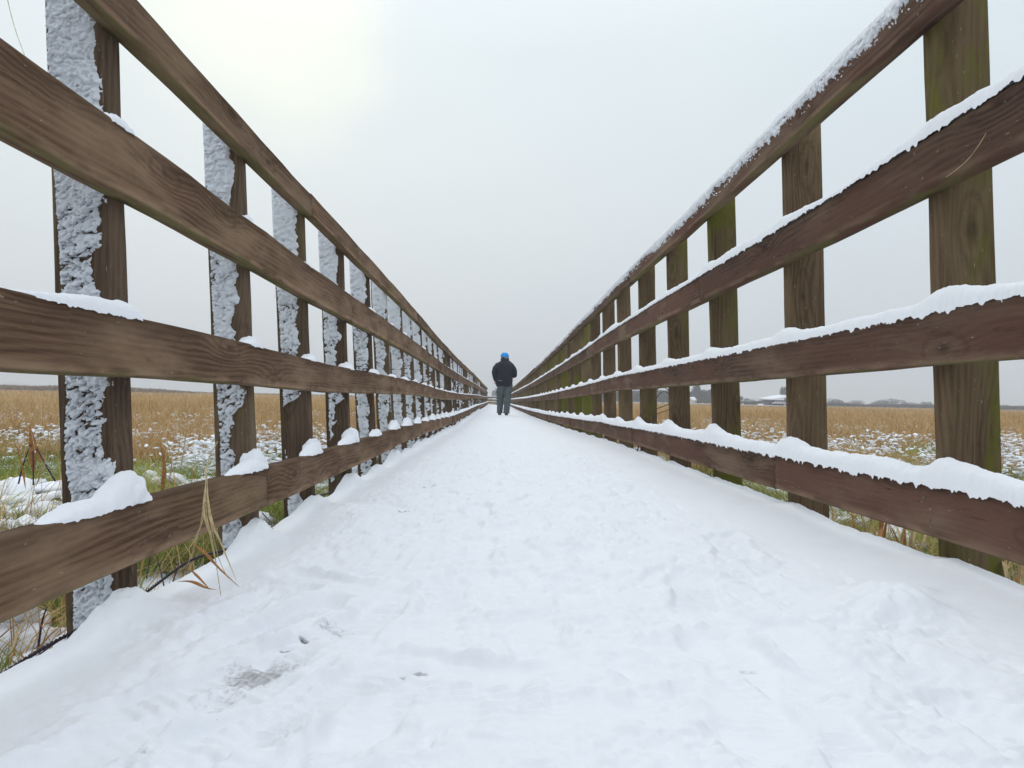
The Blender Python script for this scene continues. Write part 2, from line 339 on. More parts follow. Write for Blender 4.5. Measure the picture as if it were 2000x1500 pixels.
def crust(po, i, Y, w, v0, v1, de):
    """rough snow blown on to the face of a left post that looks back down the path"""
    if Y < 1 or Y > 34: return
    cell = .0024 if Y < 2 else min(.0016*Y, .03)
    v0 = BASE[-1]-.10
    nc = max(4, int(w/cell)); nr = int((v1-v0)/cell)
    s = np.linspace(0, w, nc)[None, :]; v = np.linspace(v0, v1, nr)[:, None]
    s, v = np.broadcast_arrays(s, v)
    sd_ = i*13
    # billows, tilted so that they climb towards the path side
    wx = fbm(s*45, v*45, 1, sd_+3, 3)-.5; wy = fbm(s*45, v*45, 6, sd_+4, 3)-.5
    X = s*46+wx*1.9; Z = (v-s*.30)*76+wy*2.2
    b1 = 1-np.clip(worley(X*1.25, Z*1.25, sd_), 0, 1)**1.5
    b2 = 1-np.clip(worley(X*3.1, Z*3.0, sd_+5), 0, 1)**1.3
    b3 = 1-np.abs(2*vn(X*4.2, Z*3.4, 7, sd_+9)-1)
    b4 = vn(X*9, Z*7, 5, sd_+2)
    bil = .42*b1+.34*b2+.14*b3+.10*b4; big = fbm(X*.35, Z*.30, 2, sd_+8, 2)
    top = sst(.1, .75, v)                              # snow is thicker and wider high up
    rr = random.Random(i+55); wide = rr.uniform(.70, .82) if Y < 9 else rr.uniform(.60, .95)
    low = 0
    if i == 3: low = .75*sst(.05, -.05, v)*sst(-.52, -.1, v)
    if i == 4: low = .55*sst(.02, -.08, v)
    if i > 11 and rr.random() < .35: wide *= .4
    edge = wide+.13*top+.46*(fbm(v*13, 0*v+i, 2, sd_+21, 3)-.5)*(1.4-top)+.16*(fbm(v*60, s*20, 2, sd_+23, 2)-.5)-low
    lft = .02+.16*(1-top)*(vn(v*9, 0*v, i, 31)*.7+.5)
    sn = s/w
    m = np.minimum(edge-sn, (sn-lft)*1.0)
    hole = np.clip(.62-bil-.40*(big-.5), 0, 1)*(.26+1.15*(1-top)+(.35 if Y > 4 else 0))+.55*np.clip(.66-bil, 0, 1)*sst(-.28, -.40, v)       # wood shows between the billows lower down
    m = np.minimum(m, .16-hole)+.06*(b3-.5)
    rise = sst(-.01, .09, m)
    h = np.where(m > -.015, rise*(.0005+.0195*bil**1.2+.006*(big-.5))-.002, -.004)
    u = uin(-1, v)-s                                   # s measured from the inner corner outwards
    u = uin(-1, v)-(w-s)                               # s=0 is the outer edge
    V = UV(u, Y-h, v+de-np.clip(h, 0, 1)*.45+.003)
    keep = (h[:-1, :-1] > -.0035) | (h[1:, 1:] > -.0035) | (h[1:, :-1] > -.0035) | (h[:-1, 1:] > -.0035)
    if keep.sum() < 3: return
    tag(mesh('snow_crust', V.reshape(-1, 3), [gridfaces(nr, nc, keep)], M_crust, po, smooth=True), kind='stuff')
posts = {s: [post(s, i, float(Y)) for i, Y in enumerate(POSTY[s])] for s in (-1, 1)}

# rails ------------------------------------------------------------------
JOINT = {(-1, 0): [3.03, 7.0, 12.4, 17.1, 21.8, 26.5, 31.2, 36, 41, 46, 51], (-1, 1): [3.79, 9.3, 14, 18.7, 23.4, 28.1, 32.8, 38, 43, 48, 53],
         (-1, 2): [5.37, 10.0, 14.7, 19.4, 24.1, 29, 34, 39, 44, 50], (-1, 3): [2.31, 6.9, 11.6, 16.3, 21, 26, 31, 36, 41, 47, 52],
         (1, 0): [1.1, 5.0, 9.3, 13.5, 17.8, 22, 26.5, 31, 36, 41, 46, 51], (1, 1): [3.30, 7.55, 11.8, 16.1, 20.4, 25, 30, 35, 40, 45, 51],
         (1, 2): [.2, 6.68, 11, 15.2, 19.5, 24, 29, 34, 39, 44, 50], (1, 3): [2.44, 5.0, 9.2, 13.5, 17.7, 22, 27, 32, 37, 42, 47, 52]}
nailme = None
def rail_board(side, k, Ya, Yb, bi):
    lo, hi = LEV[side][k]; r = random.Random(k*100+bi+side*7)
    ys = np.arange(Ya, Yb, .12 if Ya < 6 else .4); ys = np.append(ys[ys < Yb-.03], Yb)
    jz, ju = r.uniform(-.003, .003), r.uniform(0, .003); c = .006 if not (side > 0 and k == 1) else .014
    th = TH
    z0, z1 = lo, hi
    prof = []
    def arc(cx, cz, a0, a1):
        for t in np.linspace(a0, a1, 3): prof.append((cx+c*math.cos(t), cz+c*math.sin(t)))
    pi = math.pi; H = z1-z0                            # profile in (towards path, up)
    prof += [(0, 0)]
    arc(th-c, c, -pi/2, 0)
    prof += [(th, H*.3), (th, H*.5), (th, H*.7)]
    arc(th-c, H-c, 0, pi/2)
    prof += [(0, H)]
    n = len(prof); V = []; hg = []
    for y in ys:
        de = float(DEL[side](y)); dz = float(dev(side, k, y)); du = float(usidedev(side, k, y))*.4
        for j, (a, z) in enumerate(prof):
            w1 = (float(vn(y*5, z*22+k, a*20+bi, 8))-.5)*.003 if Ya < 8 else 0
            v = z0+z; u = uin(side, v)-side*(a+.0015+ju+(du if a > 0 else 0)*0+(w1 if a > .01 else 0))
            V.append(UV(u, y, v+de+dz+jz+w1)); hg.append(z/H)
    m = len(ys); q = []
    for i in range(m-1):
        for j in range(n):
            a, b = i*n+j, i*n+(j+1) % n
            q.append([a, a+n, b+n, b] if side < 0 else [a, b, b+n, a+n])
    V0 = np.array(V); t = []
    for ring, flip in ((0, side > 0), (m-1, side < 0)):
        cidx = len(V0); V0 = np.vstack([V0, V0[ring*n:(ring+1)*n].mean(0)]); hg.append(.5)
        for j in range(n):
            a, b = ring*n+j, ring*n+(j+1) % n
            t.append([cidx, b, a] if flip else [cidx, a, b])
    return mesh('rail', V0, [np.array(q), np.array(t)], M_railL if side < 0 else M_railR, fences[side], attrs={'hgt': hg}, org=V0[0])
rails = {}
for (side, k), js in JOINT.items():
    e = [-1.2]+js+[YEND]
    for b in range(len(e)-1): rails[(side, k, b)] = (e[b], e[b+1], rail_board(side, k, e[b]+.0015, e[b+1]-.0015, b))
# nail heads on the nearest crossings
def nails():
    a = np.arange(8)*2*math.pi/8; r = .0042
    shared = {}
    for side in (-1, 1):
        for i, Y in enumerate(POSTY[side][1:6]):
            for k in range(4):
                lo, hi = LEV[side][k]; H = hi-lo
                for (ey, ez) in ((.022, .27), (.047, .72)):
                    y = float(Y)+ey+random.uniform(-.006, .006); v = lo+H*ez+random.uniform(-.008, .008)
                    par = next(o for (s, kk, b), (A, B, o) in rails.items() if s == side and kk == k and A <= y < B)
                    u = uin(side, v)-side*(TH+.0030); p = UV(u, y, v+float(DEL[side](y))+float(dev(side, k, y)))
                    if side not in shared:
                        ring = np.stack([0*a, np.cos(a)*r, np.sin(a)*r], -1); Vn = np.concatenate([ring+[side*.002, 0, 0], ring*.8+[-side*.0015, 0, 0], [[-side*.002, 0, 0]]])
                        q = [[j, (j+1) % 8, 8+(j+1) % 8, 8+j] for j in range(8)]; t = [[8+j, 8+(j+1) % 8, 16] for j in range(8)]
                        o = mesh('nail', Vn+p, [np.array(q), np.array(t)], M_nail, par, org=p); shared[side] = o.data
                    else:
                        o = bpy.data.objects.new('nail', shared[side]); COL.objects.link(o); o.parent = par; o.location = p-ORG[par.name]
nails()

# snow lying on the rails --------------------------------------------------
def bumps(Y, ys, sig_near, sig_far, amp):
    o = np.zeros_like(Y)
    for i, p in enumerate(ys):
        p = p-.005; a = amp(i, p) if callable(amp) else amp
        dl = Y-p; o = np.maximum(o, a*np.exp(-(dl/np.where(dl < 0, sig_near(i, p), sig_far(i, p)))**2))
    return o
def rail_snow(side, k, Ya, Yb, hfun, over, drip, seed, step=None, name='snow_cap', parent=None, rag=1.0):
    Y = [Ya]
    while Y[-1] < Yb: Y.append(Y[-1]+(step or max(.0035, .0030*abs(Y[-1]))))
    Y = np.array(Y); h = hfun(Y)
    hi = LEV[side][k][1]
    nz = 15; w0, w1 = -.006-over*.6, TH+over          # from back to path side
    tt = np.linspace(0, 1, nz)[None, :]
    YY = Y[:, None]+0*tt; hh = h[:, None]
    # cross-section angle: 0 = back lower edge, pi = path side lower edge
    ang = tt*math.pi
    r1 = fbm(YY*26, tt*5, k+.3, seed, 4)-.5
    r2 = fbm(YY*110, tt*9, k+.7, seed+3, 2)-.5
    wid = (w1-w0)/2*(np.clip(hh/.016, 0, 1)**.5)
    cx = (w0+w1)/2
    a = cx-np.cos(ang)*wid*(1+.12*r1+.10*r2)
    zz = np.sin(ang)**.62*hh*(1+.30*r1)+.0050*r2*np.clip(hh/.02, 0, 1)
    edge = np.clip((tt-.86)/.14, 0, 1)
    dr = drip*(np.clip(fbm(YY*70, k, 0, seed+9, 3)-.42, 0, 1)*3.0*rag+.25)*np.clip(hh/.02, 0, 1)
    zz = zz-edge*dr-.003
    bedge = np.clip((.12-tt)/.12, 0, 1); zz = zz-bedge*.004
    de = DEL[side](Y)[:, None]+dev(side, k, Y)[:, None]
    v = hi+zz
    u = uin(side, hi)-side*(a+.0015)
    V = UV(u+0*v, YY, v+de)
    kp = (hh > .0015); keep = np.broadcast_to((kp[:-1]) | (kp[1:]), (len(Y)-1, nz-1))
    if not keep.any(): return
    return mesh(name, V.reshape(-1, 3), [gridfaces(len(Y), nz, keep)], M_snow, parent or fences[side], smooth=True, org=V[len(Y)//2, nz//2])
PL = POSTY[-1]; PR = POSTY[1]
# right side: a continuous strip on each rail board
for k, (h0, ov, dp) in enumerate(((.027, .004, .005), (.028, .003, .007), (.024, .003, .007), (.036, .006, .009))):
    for (s, kk, b), (A, B, o) in list(rails.items()):
        if s != 1 or kk != k: continue
        def hf(Y, k=k, h0=h0):
            base = h0*(.60+.80*fbm(Y*2.2, k, 0, 70+k, 4))+(.004 if k == 3 else 0)
            if k == 1: base = base*(1-.55*np.exp(-((Y-1.95)/.25)**2))*(.8+.5*vn(Y*1.3, 2, 0, 4))
            bp = bumps(Y, PR, lambda i, p: .13, lambda i, p: .055, (.010, .012, .022, .026)[k] if k else 0)
            far = sst(10, 25, Y)*.010
            return base+bp+far
        rail_snow(1, k, max(A, .2), B, hf, ov, dp, 300+k*20+b, parent=o, rag=1.6 if k == 0 else 1)
def frost():
    # crystals of rime hanging on the upper part of the top right rail
    for (s, kk, b), (A, B, o) in list(rails.items()):
        if s != 1 or kk != 0 or A > 16: continue
        A = max(A, .9)
        Y = [A]
        while Y[-1] < B: Y.append(Y[-1]+max(.0026, .0018*Y[-1]))
        Y = np.array(Y)[:, None]; hi = LEV[1][0][1]; nr = 34; z = np.linspace(-.052, .006, nr)[None, :]; Y, z = np.broadcast_arrays(Y, z)
        reach = .022+.022*(vn(Y*5, 0*Y, 0, 401)-.3)+.014*(vn(Y*33, 0*Y, 2, 402)-.5)
        nz_ = .55*vn(Y*150+z*60, z*95, 0, 404)+.45*vn(Y*330, z*210, 0, 405)
        m = sst(-reach-.018, -reach+.022, z)*1.0-.14+(nz_-.5)*1.75
        m = np.where(z > -.006, 1, m)
        h = np.where(m > .36, .0015+.010*np.clip(m-.36, 0, .6)+.004*nz_, -.003)
        u = uin(1, hi)-(TH+.0016+h); V = UV(u, Y, hi+z+DEL[1](Y)+dev(1, 0, Y)-np.clip(h, 0, 1)*.5)
        keep = (h[:-1, :-1] > 0) | (h[1:, 1:] > 0) | (h[1:, :-1] > 0) | (h[:-1, 1:] > 0)
        tag(mesh('frost', V.reshape(-1, 3), [gridfaces(len(Y), nr, keep)], M_snow, o, smooth=True, org=V[len(Y)//2, 10]), kind='stuff')
frost()
# left side: separate heaps at each post, merging far away
def heap_set(k):
    for (s, kk, b), (A, B, o) in list(rails.items()):
        if s != -1 or kk != k: continue
        def hf(Y):
            rr = lambda i, q: float(hsh(np.array(i), np.array(k), np.array(q), 3))
            def amp(i, p):
                if k == 0: return 0
                if i == 1: return {1: .030, 2: .038, 3: .070}[k]
                return {1: .020, 2: .030, 3: .058}[k]*(.65+.6*rr(i, 0))
            def sn(i, p):
                if i == 1: return {1: .07, 2: .34, 3: .10}[k]
                return {1: .06, 2: .13, 3: .15}[k]*(.5+1.0*rr(i, 1))
            def sf(i, p):
                return ({1: .05, 2: .055, 3: .045}[k]*(.8+.5*rr(i, 2)))
            y = bumps(Y, PL, sn, sf, amp) if k else np.zeros_like(Y)
            if k == 3:
                y = np.maximum(y, .030*np.exp(-(np.clip(np.abs(Y-1.36)-.04, 0, 9)/.10)**2))
            y = y-.006
            cont = sst(10, 17, Y)*(.018 if k else .008)*(.6+.8*fbm(Y*1.3, k, 0, 5, 2))
            return np.clip(np.maximum(y, cont), 0, 1)
        rail_snow(-1, k, max(A, .2), B, hf, .006, .003, 500+k*20+b, parent=o)
for k in (0, 1, 2, 3): heap_set(k)
# wind-packed lump climbing the front of each left post above its heap
def post_lumps():
    for i, Y in enumerate(PL[:16]):
        if i == 0: continue
        for k, (a, hgt) in {1: (.03, .035), 2: (.034, .04), 3: (.046, .085)}.items():
            if k == 3 and i in (5, 9): hgt = .05
            nu, nv = (36, 26) if Y < 3 else (16, 12)
            th, ph = np.meshgrid(np.linspace(0, math.pi, nv), np.linspace(0, 2*math.pi, nu, endpoint=False), indexing='ij')
            X = np.sin(th)*np.cos(ph); Yc = np.sin(th)*np.sin(ph); Z = np.cos(th)
            rr = random.Random(i*5+k); sc = rr.uniform(.8, 1.15)
            r = 1+.75*(fbm(X*1.7+i*3.1, Yc*1.7+k, Z*1.7, 41, 3)-.5)+.14*(fbm(X*9, Yc*9+k, Z*9, 43, 2)-.5)
            hi = LEV[-1][k][1]; de = float(dL(Y))+float(dev(-1, k, Y))
            cu = uin(-1, hi)+.012+rr.uniform(-.006, .006)
            V = UV(cu+X*a*.92*r*sc, float(Y)-.004+Yc*a*.95*r*sc+np.where(Z > 0, Z, 0)*.006, hi-.001+de+np.where(Z < 0, Z*.10, Z)*hgt*.72*r*sc)
            q = []
            for p in range(nv-1):
                for j in range(nu): q.append([p*nu+j, (p+1)*nu+j, (p+1)*nu+(j+1) % nu, p*nu+(j+1) % nu])
            mesh('snow_lump', V.reshape(-1, 3), [np.array(q)], M_snow, posts[-1][i], smooth=True)
post_lumps()

# ------------------------------------------------------------------ the path: trodden snow over a timber deck
def path():
    rows = [.42]
    while rows[-1] < YEND+2: rows.append(rows[-1]*1.0042)
    Y = np.array(rows)[:, None]; nc = 420; c = np.linspace(0, 1, nc)[None, :]
    Y, c = np.broadcast_arrays(Y, c)
    eL = .806+.020*(fbm(Y*5, 1, 0, 61, 3)-.5)*2; eR = 1.01+.012*(fbm(Y*6, 2, 0, 62, 3)-.5)*2
    u = -eL+c*(eL+eR)
    vL = BASE[-1]+dL(Y[:, :1]); vR = BASE[1]+dR(Y[:, :1])
    s = (u+.75)/(.75+.955)
    v = vL+(vR-vL)*s
    h = .022*(fbm(u*2.6, Y*2.2, 0, 71, 3)-.5)
    # trodden texture in the middle, smooth untouched snow along the edges
    tr = sst(-.72, -.48, u+.10*(vn(Y*1.4, 0*u, 0, 2)-.5))*sst(.80, .52, u+.12*(vn(Y*1.1, 0*u, 5, 3)-.5))
    tr = np.maximum(tr, 0)
    h = h+tr*(.008*(fbm(u*11, Y*11, 0, 72, 4)-.5)+.0080*(fbm(u*34, Y*30, 0, 74, 4, .6)-.5)-.010*np.clip(fbm(u*19, Y*16, 0, 77, 4, .6)-.56, 0, 1)*4)
    tA = fbm(u*9+1.5*vn(u*5, Y*4, 0, 90), Y*6.5, 0, 86, 3); tB = fbm(u*21, Y*15+1.2*vn(u*9, Y*9, 0, 92), 0, 87, 3); tC = fbm(u*60, Y*48, 0, 89, 3)
    h = h+tr*((.0034*sst(.46, .52, tA)+.0030*sst(.47, .54, tB))+.0034*sst(.50, .60, tC)*sst(.35, .6, tA))
    h = h+(1-tr)*.004*(fbm(u*9, Y*9, 0, 75, 4)-.5)
    slush = np.zeros_like(h)
    r = random.Random(11)
    def stamp(cu, cy, ang, dep, size=1.0, tread=0, strong=False):
        m = (np.abs(u-cu) < .26) & (np.abs(Y-cy) < .26)
        ii = np.where(m.any(1))[0]
        if not len(ii): return
        sl_ = slice(ii[0], ii[-1]+1)
        U_, Y_ = u[sl_]-cu, Y[sl_]-cy; cx_ = cu
        a = U_*math.cos(ang)+Y_*math.sin(ang); b = -U_*math.sin(ang)+Y_*math.cos(ang)   # b = along foot
        b = b/size; a = a/size
        hw = .050-.010*np.cos((b+.02)*22)*.9-.012*sst(.06, .15, b)
        q = np.maximum(np.abs(a)/hw, np.abs(b)/.148)
        q = ((np.abs(a)/hw)**4+(np.abs(b)/.148)**4)**.25
        q = q+.16*(fbm(U_*30+cu*9, Y_*30+cy*7, 0, 80, 2)-.5)
        ins = sst(1.16, .80, q)*(1 if strong else .35+.65*sst(.35, .6, fbm(U_*9+cx_*5, Y_*9+cy, 0, 83, 2))); rim = np.exp(-((q-1.18)/.2)**2)*(.4+1.2*vn(U_*22, Y_*22, 3, 7))
        tp = 0
        if tread == 1: tp = .0042*sst(-.1, .5, np.sin(b*2*math.pi/.024+np.abs(a)*30))*sst(.95, .75, q)
        if tread == 2: tp = .0045*sst(0, .5, np.sin(b*2*math.pi/.017)*np.sign(np.sin(a*150+.6)*.5+.6))*sst(.95, .75, q)
        cur = h[sl_]
        h[sl_] = cur*(1-.55*ins)+ins*(-dep+tp*(1.25 if strong else 1)*sst(.35 if not strong else -.2, .75, vn(U_*14, Y_*14, 9, int(abs(cx_*1000)))))+rim*dep*.34
    for i in range(210):
        y = math.exp(r.uniform(math.log(.7), math.log(26))); x = r.gauss(-.02, .30)
        if abs(x) > .60: continue
        stamp(x, y, r.choice((0, 0, math.pi))+r.gauss(0, .20), r.uniform(.003, .009), r.uniform(.85, 1.05), r.choice((0, 1, 1, 2)))
    for (px, py, ang, dp, td) in ((860, 1300, 1.2, .012, 0), (420, 1330, -.75, .012, 1), (340, 1400, -.7, .010, 1), (560, 1210, -.35, .018, 2), (860, 1160, .1, .010, 1),
                                  (1460, 1290, .3, .012, 0), (1350, 1150, -.2, .012, 2), (620, 1130, .9, .012, 0), (500, 1180, -.5, .012, 1), (640, 1240, -.6, .012, 2), (520, 1400, -.6, .012, 1), (740, 1190, -.2, .010, 1), (930, 1000, .1, .012, 2), (760, 1040, -.2, .012, 1),  (640, 1360, -.5, .013, 2), (240, 1440, -.6, .010, 0)):
        for yy in (pathpt(px, py),): stamp(yy[0], yy[1], ang, dp, 1.0, td, True)
    def blob(px, py, sx, sy, amp, arr=None, rough=0, ang=0):
        p = pathpt(px, py); U_, Y_ = u-p[0], Y-p[1]
        a = U_*math.cos(ang)+Y_*math.sin(ang); b = -U_*math.sin(ang)+Y_*math.cos(ang)
        e = np.exp(-((a/sx)**2+(b/sy)**2)**(1.4))
        if arr is None: h[:] = h+amp*e*(1+rough*(fbm(U_*24, Y_*24, 0, 91, 3)-.5))
        else: arr[:] = np.maximum(arr, amp*e)
    blob(1735, 1185, .055, .085, .034, rough=.4, ang=.4); blob(1790, 1160, .03, .03, .010)
    blob(1690, 1205, .03, .03, .008); blob(650, 1000, .10, .16, .020, rough=.8); blob(700, 1010, .06, .1, .012, rough=1)
    blob(1750, 1320, .10, .03, -.010, ang=-.5); blob(1850, 1380, .05, .03, -.008)
    for (px, py, sx, sy, a) in ((590, 1245, .016, .007, 1.05), (548, 1262, .012, .007, 1.0), (500, 1308, .075, .07, .66), (530, 1290, .05, .06, .6), (430, 1350, .06, .05, .45), (640, 1225, .05, .03, .5), (830, 952, .06, .015, 1.0), (780, 998, .035, .012, .95),
                                (795, 1300, .03, .012, .75), (1450, 1292, .022, .014, .5), (870, 1225, .06, .03, .35), (240, 1480, .04, .03, .45), (760, 885, .03, .03, .7),
                                (1050, 943, .04, .02, .5), (930, 1120, .05, .015, .35), (640, 1180, .03, .02, .5), (1190, 1180, .04, .015, .35), (850, 920, .05, .02, .7)):
        blob(px, py, sx, sy, a, slush); blob(px, py, sx*1.2, sy*1.2, -.006*a)
    # heaps against the foot of every post
    for side in (-1, 1):
        for i, p in enumerate(POSTY[side]):
            if p > 30: break
            ii = np.where(np.abs(Y[:, 0]-p) < .4)[0]
            if not len(ii): continue
            sl_ = slice(ii[0], ii[-1]+1)
            uu = uin(side, BASE[side])-side*.012; am = (.058 if side < 0 else .014)*(.6+.7*r.random())
            dy = Y[sl_]-(p-.015); du = u[sl_]-uu
            h[sl_] += am*np.exp(-(np.where(dy < 0, dy/.10, dy/.075)**2+(du/.06)**2))*(1+.7*(fbm(u[sl_]*30, Y[sl_]*30, 0, 95, 3)-.5))
    # rounded shoulder at both edges
    ed = np.minimum(u+eL, eR-u)
    h = h-.055*(1-np.clip(ed/.05, 0, 1)**.45)
    h = h+np.exp(-ed/.07)*.016*(fbm(u*26, Y*22, 0, 97, 4, .6)-.5)
    V = UV(u, Y, v+h)
    o = mesh('path', V.reshape(-1, 3), [gridfaces(len(rows), nc)], M_path, smooth=True, attrs={'slush': slush.ravel()})
    tag(o, 'trodden snow covering the boardwalk between the two railings', kind='structure')
def pathpt(px, py):
    for Y in np.geomspace(.4, 60, 1500):
        p = pix(px, py, Y); z = p[2]-CZ; u = p[0]; s = (u+.75)/1.705
        vd = (BASE[-1]+float(np.interp(Y, LY, LD)))*(1-s)+(BASE[1]+float(np.interp(Y, RY, RD)))*s
        if z-.02*u <= vd: return (u, Y)
    return (0, 60)
path()
mb = MB()
for y in np.arange(-1.2, YEND+1.5, .15):               # deck boards across, under the snow
    l = UV(-.80, y, BASE[-1]+float(dL(y))-.085); r_ = UV(.975, y, BASE[1]+float(dR(y))-.085)
    P = []
    for dz in (-.035, 0):
        for p, dy in ((l, .003), (r_, .003), (r_, .143), (l, .143)): P.append(p+[0, dy, dz])
    mb.add(P, [[0, 3, 2, 1], [4, 5, 6, 7], [0, 1, 5, 4], [1, 2, 6, 5], [2, 3, 7, 6], [3, 0, 4, 7]])
tag(mb.build('walkway_deck', M_deck), 'dark timber deck boards under the trodden snow', kind='structure')

#PART2
# ------------------------------------------------------------------ marsh ground
def groundz(x, y):
    n = .07*(fbm(x*.9, y*.9, 0, 201, 4)-.5)+.05*(fbm(x*3.1, y*3.1, 0, 202, 3)-.5)
    return n*np.clip(1.2-np.abs(y)/60, .2, 1)
def ground():
    k = np.linspace(-1, 1, 420); X = np.sinh(k*8.2)/np.sinh(8.2)*2600
    k2 = np.linspace(0, 1, 420); Yv = np.sinh(k2*7.6)/np.sinh(7.6)*2600-.0
    Yv = np.concatenate([[-60, -20, -6, -2, -.6], Yv])
    Yg, Xg = np.meshgrid(Yv, X, indexing='ij')
    Z = groundz(Xg, Yg)-.02
    t = NT('snowy marsh soil'); P = t.obj()
    a = t.noise(P, .9, 5, .6); b = t.noise(P, 7, 4, .6); c = t.noise(P, 40, 3, .6)
    m = t.math('ADD', t.math('MULTIPLY', a, .55), t.math('ADD', t.math('MULTIPLY', b, .35), t.math('MULTIPLY', c, .1)))
    veg = t.mix(b, (.060, .065, .022), (.14, .085, .035)); veg = t.mix(t.rng(c, .4, .6, 0, .5), veg, (.035, .03, .018))
    cd = t.n('SeparateXYZ'); t.put(cd.inputs[0], P)
    far = t.rng(cd.outputs[1], 14, 34)
    veg = t.mix(far, veg, (.26, .16, .07))
    sn = t.math('MULTIPLY', t.rng(m, .45, .52), t.math('SUBTRACT', 1.0, t.math('MULTIPLY', t.rng(cd.outputs[1], 7, 22), .9)))
    t.put(t.b.inputs['Base Color'], t.mix(sn, veg, (.84, .87, .91))); t.b.inputs['Roughness'].default_value = .85
    t.put(t.b.inputs['Normal'], t.bump(t.math('ADD', b, c), .6, .03))
    o = mesh('marsh_ground', np.stack([Xg, Yg, Z], -1).reshape(-1, 3), [gridfaces(len(Yv), len(X))], t.m, smooth=True)
    tag(o, 'flat marsh soil with patches of thin snow', kind='structure')
ground()
def blades(x, y, z, h, w, lean, az, rnd, segs=3, curve=1.6, face=None):
    """blades of grass or reed: tapering strips that bow over"""
    n = len(x); fa = RNG.uniform(0, 2*np.pi, n) if face is None else face
    wx, wy = np.cos(fa)*w/2, np.sin(fa)*w/2
    V = []; 
    for i in range(segs+1):
        t = i/segs; tw = (1-t)**.7 if i else .8
        px = x+np.cos(az)*lean*h*t**curve; py = y+np.sin(az)*lean*h*t**curve; pz = z+h*t*(1-.25*np.clip(lean, 0, 2)*t)
        if i < segs: V += [np.stack([px-wx*tw, py-wy*tw, pz], -1), np.stack([px+wx*tw, py+wy*tw, pz], -1)]
        else: V += [np.stack([px, py, pz], -1)]
    V = np.stack(V, 1); k = V.shape[1]; base = np.arange(n)[:, None]*k
    q = np.concatenate([base+np.array([[2*i, 2*i+1, 2*i+3, 2*i+2]]) for i in range(segs-1)]) if segs > 1 else None
    t = base+np.array([[2*segs-2, 2*segs-1, 2*segs]])
    return V.reshape(-1, 3), q, t, np.repeat(rnd, k)
def field(name, mat, parts, label):
    Vs, Q, T, A = [], [], [], []; n = 0
    for V, q, t, a in parts:
        Vs.append(V); A.append(a); T.append(t+n)
        if q is not None: Q.append(q+n)
        n += len(V)
    fs = ([np.concatenate(Q)] if Q else [])+[np.concatenate(T)]
    o = mesh(name, np.concatenate(Vs), fs, mat, attrs={'rnd': np.concatenate(A)}); tag(o, label, kind='stuff'); return o
def scatter(n, Y0, Y1, side, xin=1.02, wide=.86, p=1.0):
    k = RNG.uniform(0, 1, n)**p; Y = Y0*(Y1/Y0)**k
    lim = Y*wide+1.2; lo = np.full(n, xin)
    x = lo+(lim-lo)*RNG.uniform(0, 1, n); x = np.where(lim < lo, np.nan, x)
    ok = ~np.isnan(x); return side*x[ok], Y[ok]
M_reed = blademat('dry reed', [(0, (.28, .155, .06)), (.35, (.53, .34, .145)), (.7, (.70, .49, .25)), (1, (.78, .61, .38))])
M_green = blademat('marsh grass', [(0, (.10, .12, .02)), (.4, (.23, .265, .045)), (.75, (.38, .42, .09)), (1, (.52, .42, .18))], .3)
parts = []
for side in (-1, 1):
    # far solid reed
    x, y = scatter(52000, 20, 230, side, 1.4, .80)
    h = (.42+.16*fbm(x*.05, y*.05, 0, 210, 3)+.0012*y)*RNG.uniform(.75, 1.12, len(x))*(1.0 if side > 0 else 1.05)
    h = np.where(y > 70, h*(1.0 if side > 0 else 1.22), h)
    rn = np.clip(.48+.5*(fbm(x*.12, y*.12, 0, 212, 3)-.5)+RNG.normal(0, .20, len(x)), 0, 1)
    parts.append(blades(x, y, groundz(x, y)-.02, h, .006+.0011*y, RNG.uniform(.05, .7, len(x)), RNG.normal(2.6, .9, len(x)), rn, 2))
    # middle distance, clumped
    x, y = scatter(90000, 7.2, 26, side, 1.15, .84)
    cl = fbm(x*.7, y*.7, 0, 215, 3)+.20*sst(7, 18, y)
    k = cl > RNG.uniform(.38, .60, len(x)); x, y = x[k], y[k]
    h = RNG.uniform(.20, .52, len(x))*(.55+.45*sst(6, 12, y))*(.45+1.2*fbm(x*.55, y*.4, 0, 216, 3))
    rn = np.clip(RNG.normal(.45, .26, len(x)), 0, 1)
    parts.append(blades(x, y, groundz(x, y)-.02, h, .0035+.00072*y, RNG.uniform(.1, 1.1, len(x)), RNG.uniform(0, 6.28, len(x)), rn, 3))
    # near: sparser stems and flattened leaves
    x, y = scatter(4200, 1.6, 8, side, 1.05, .95)
    cl = fbm(x*1.4, y*1.4, 0, 219, 3); k = cl > RNG.uniform(.42, .62, len(x)); x, y = x[k], y[k]
    h = RNG.uniform(.14, .42, len(x))
    parts.append(blades(x, y, groundz(x, y)-.02, h, RNG.uniform(.003, .009, len(x)), RNG.uniform(.1, 1.5, len(x)), RNG.uniform(0, 6.28, len(x)), np.clip(RNG.normal(.4, .25, len(x)), 0, 1), 4))
field('reed_bed', M_reed, parts, 'tawny dry reeds filling the marsh on both sides of the boardwalk')
parts = []
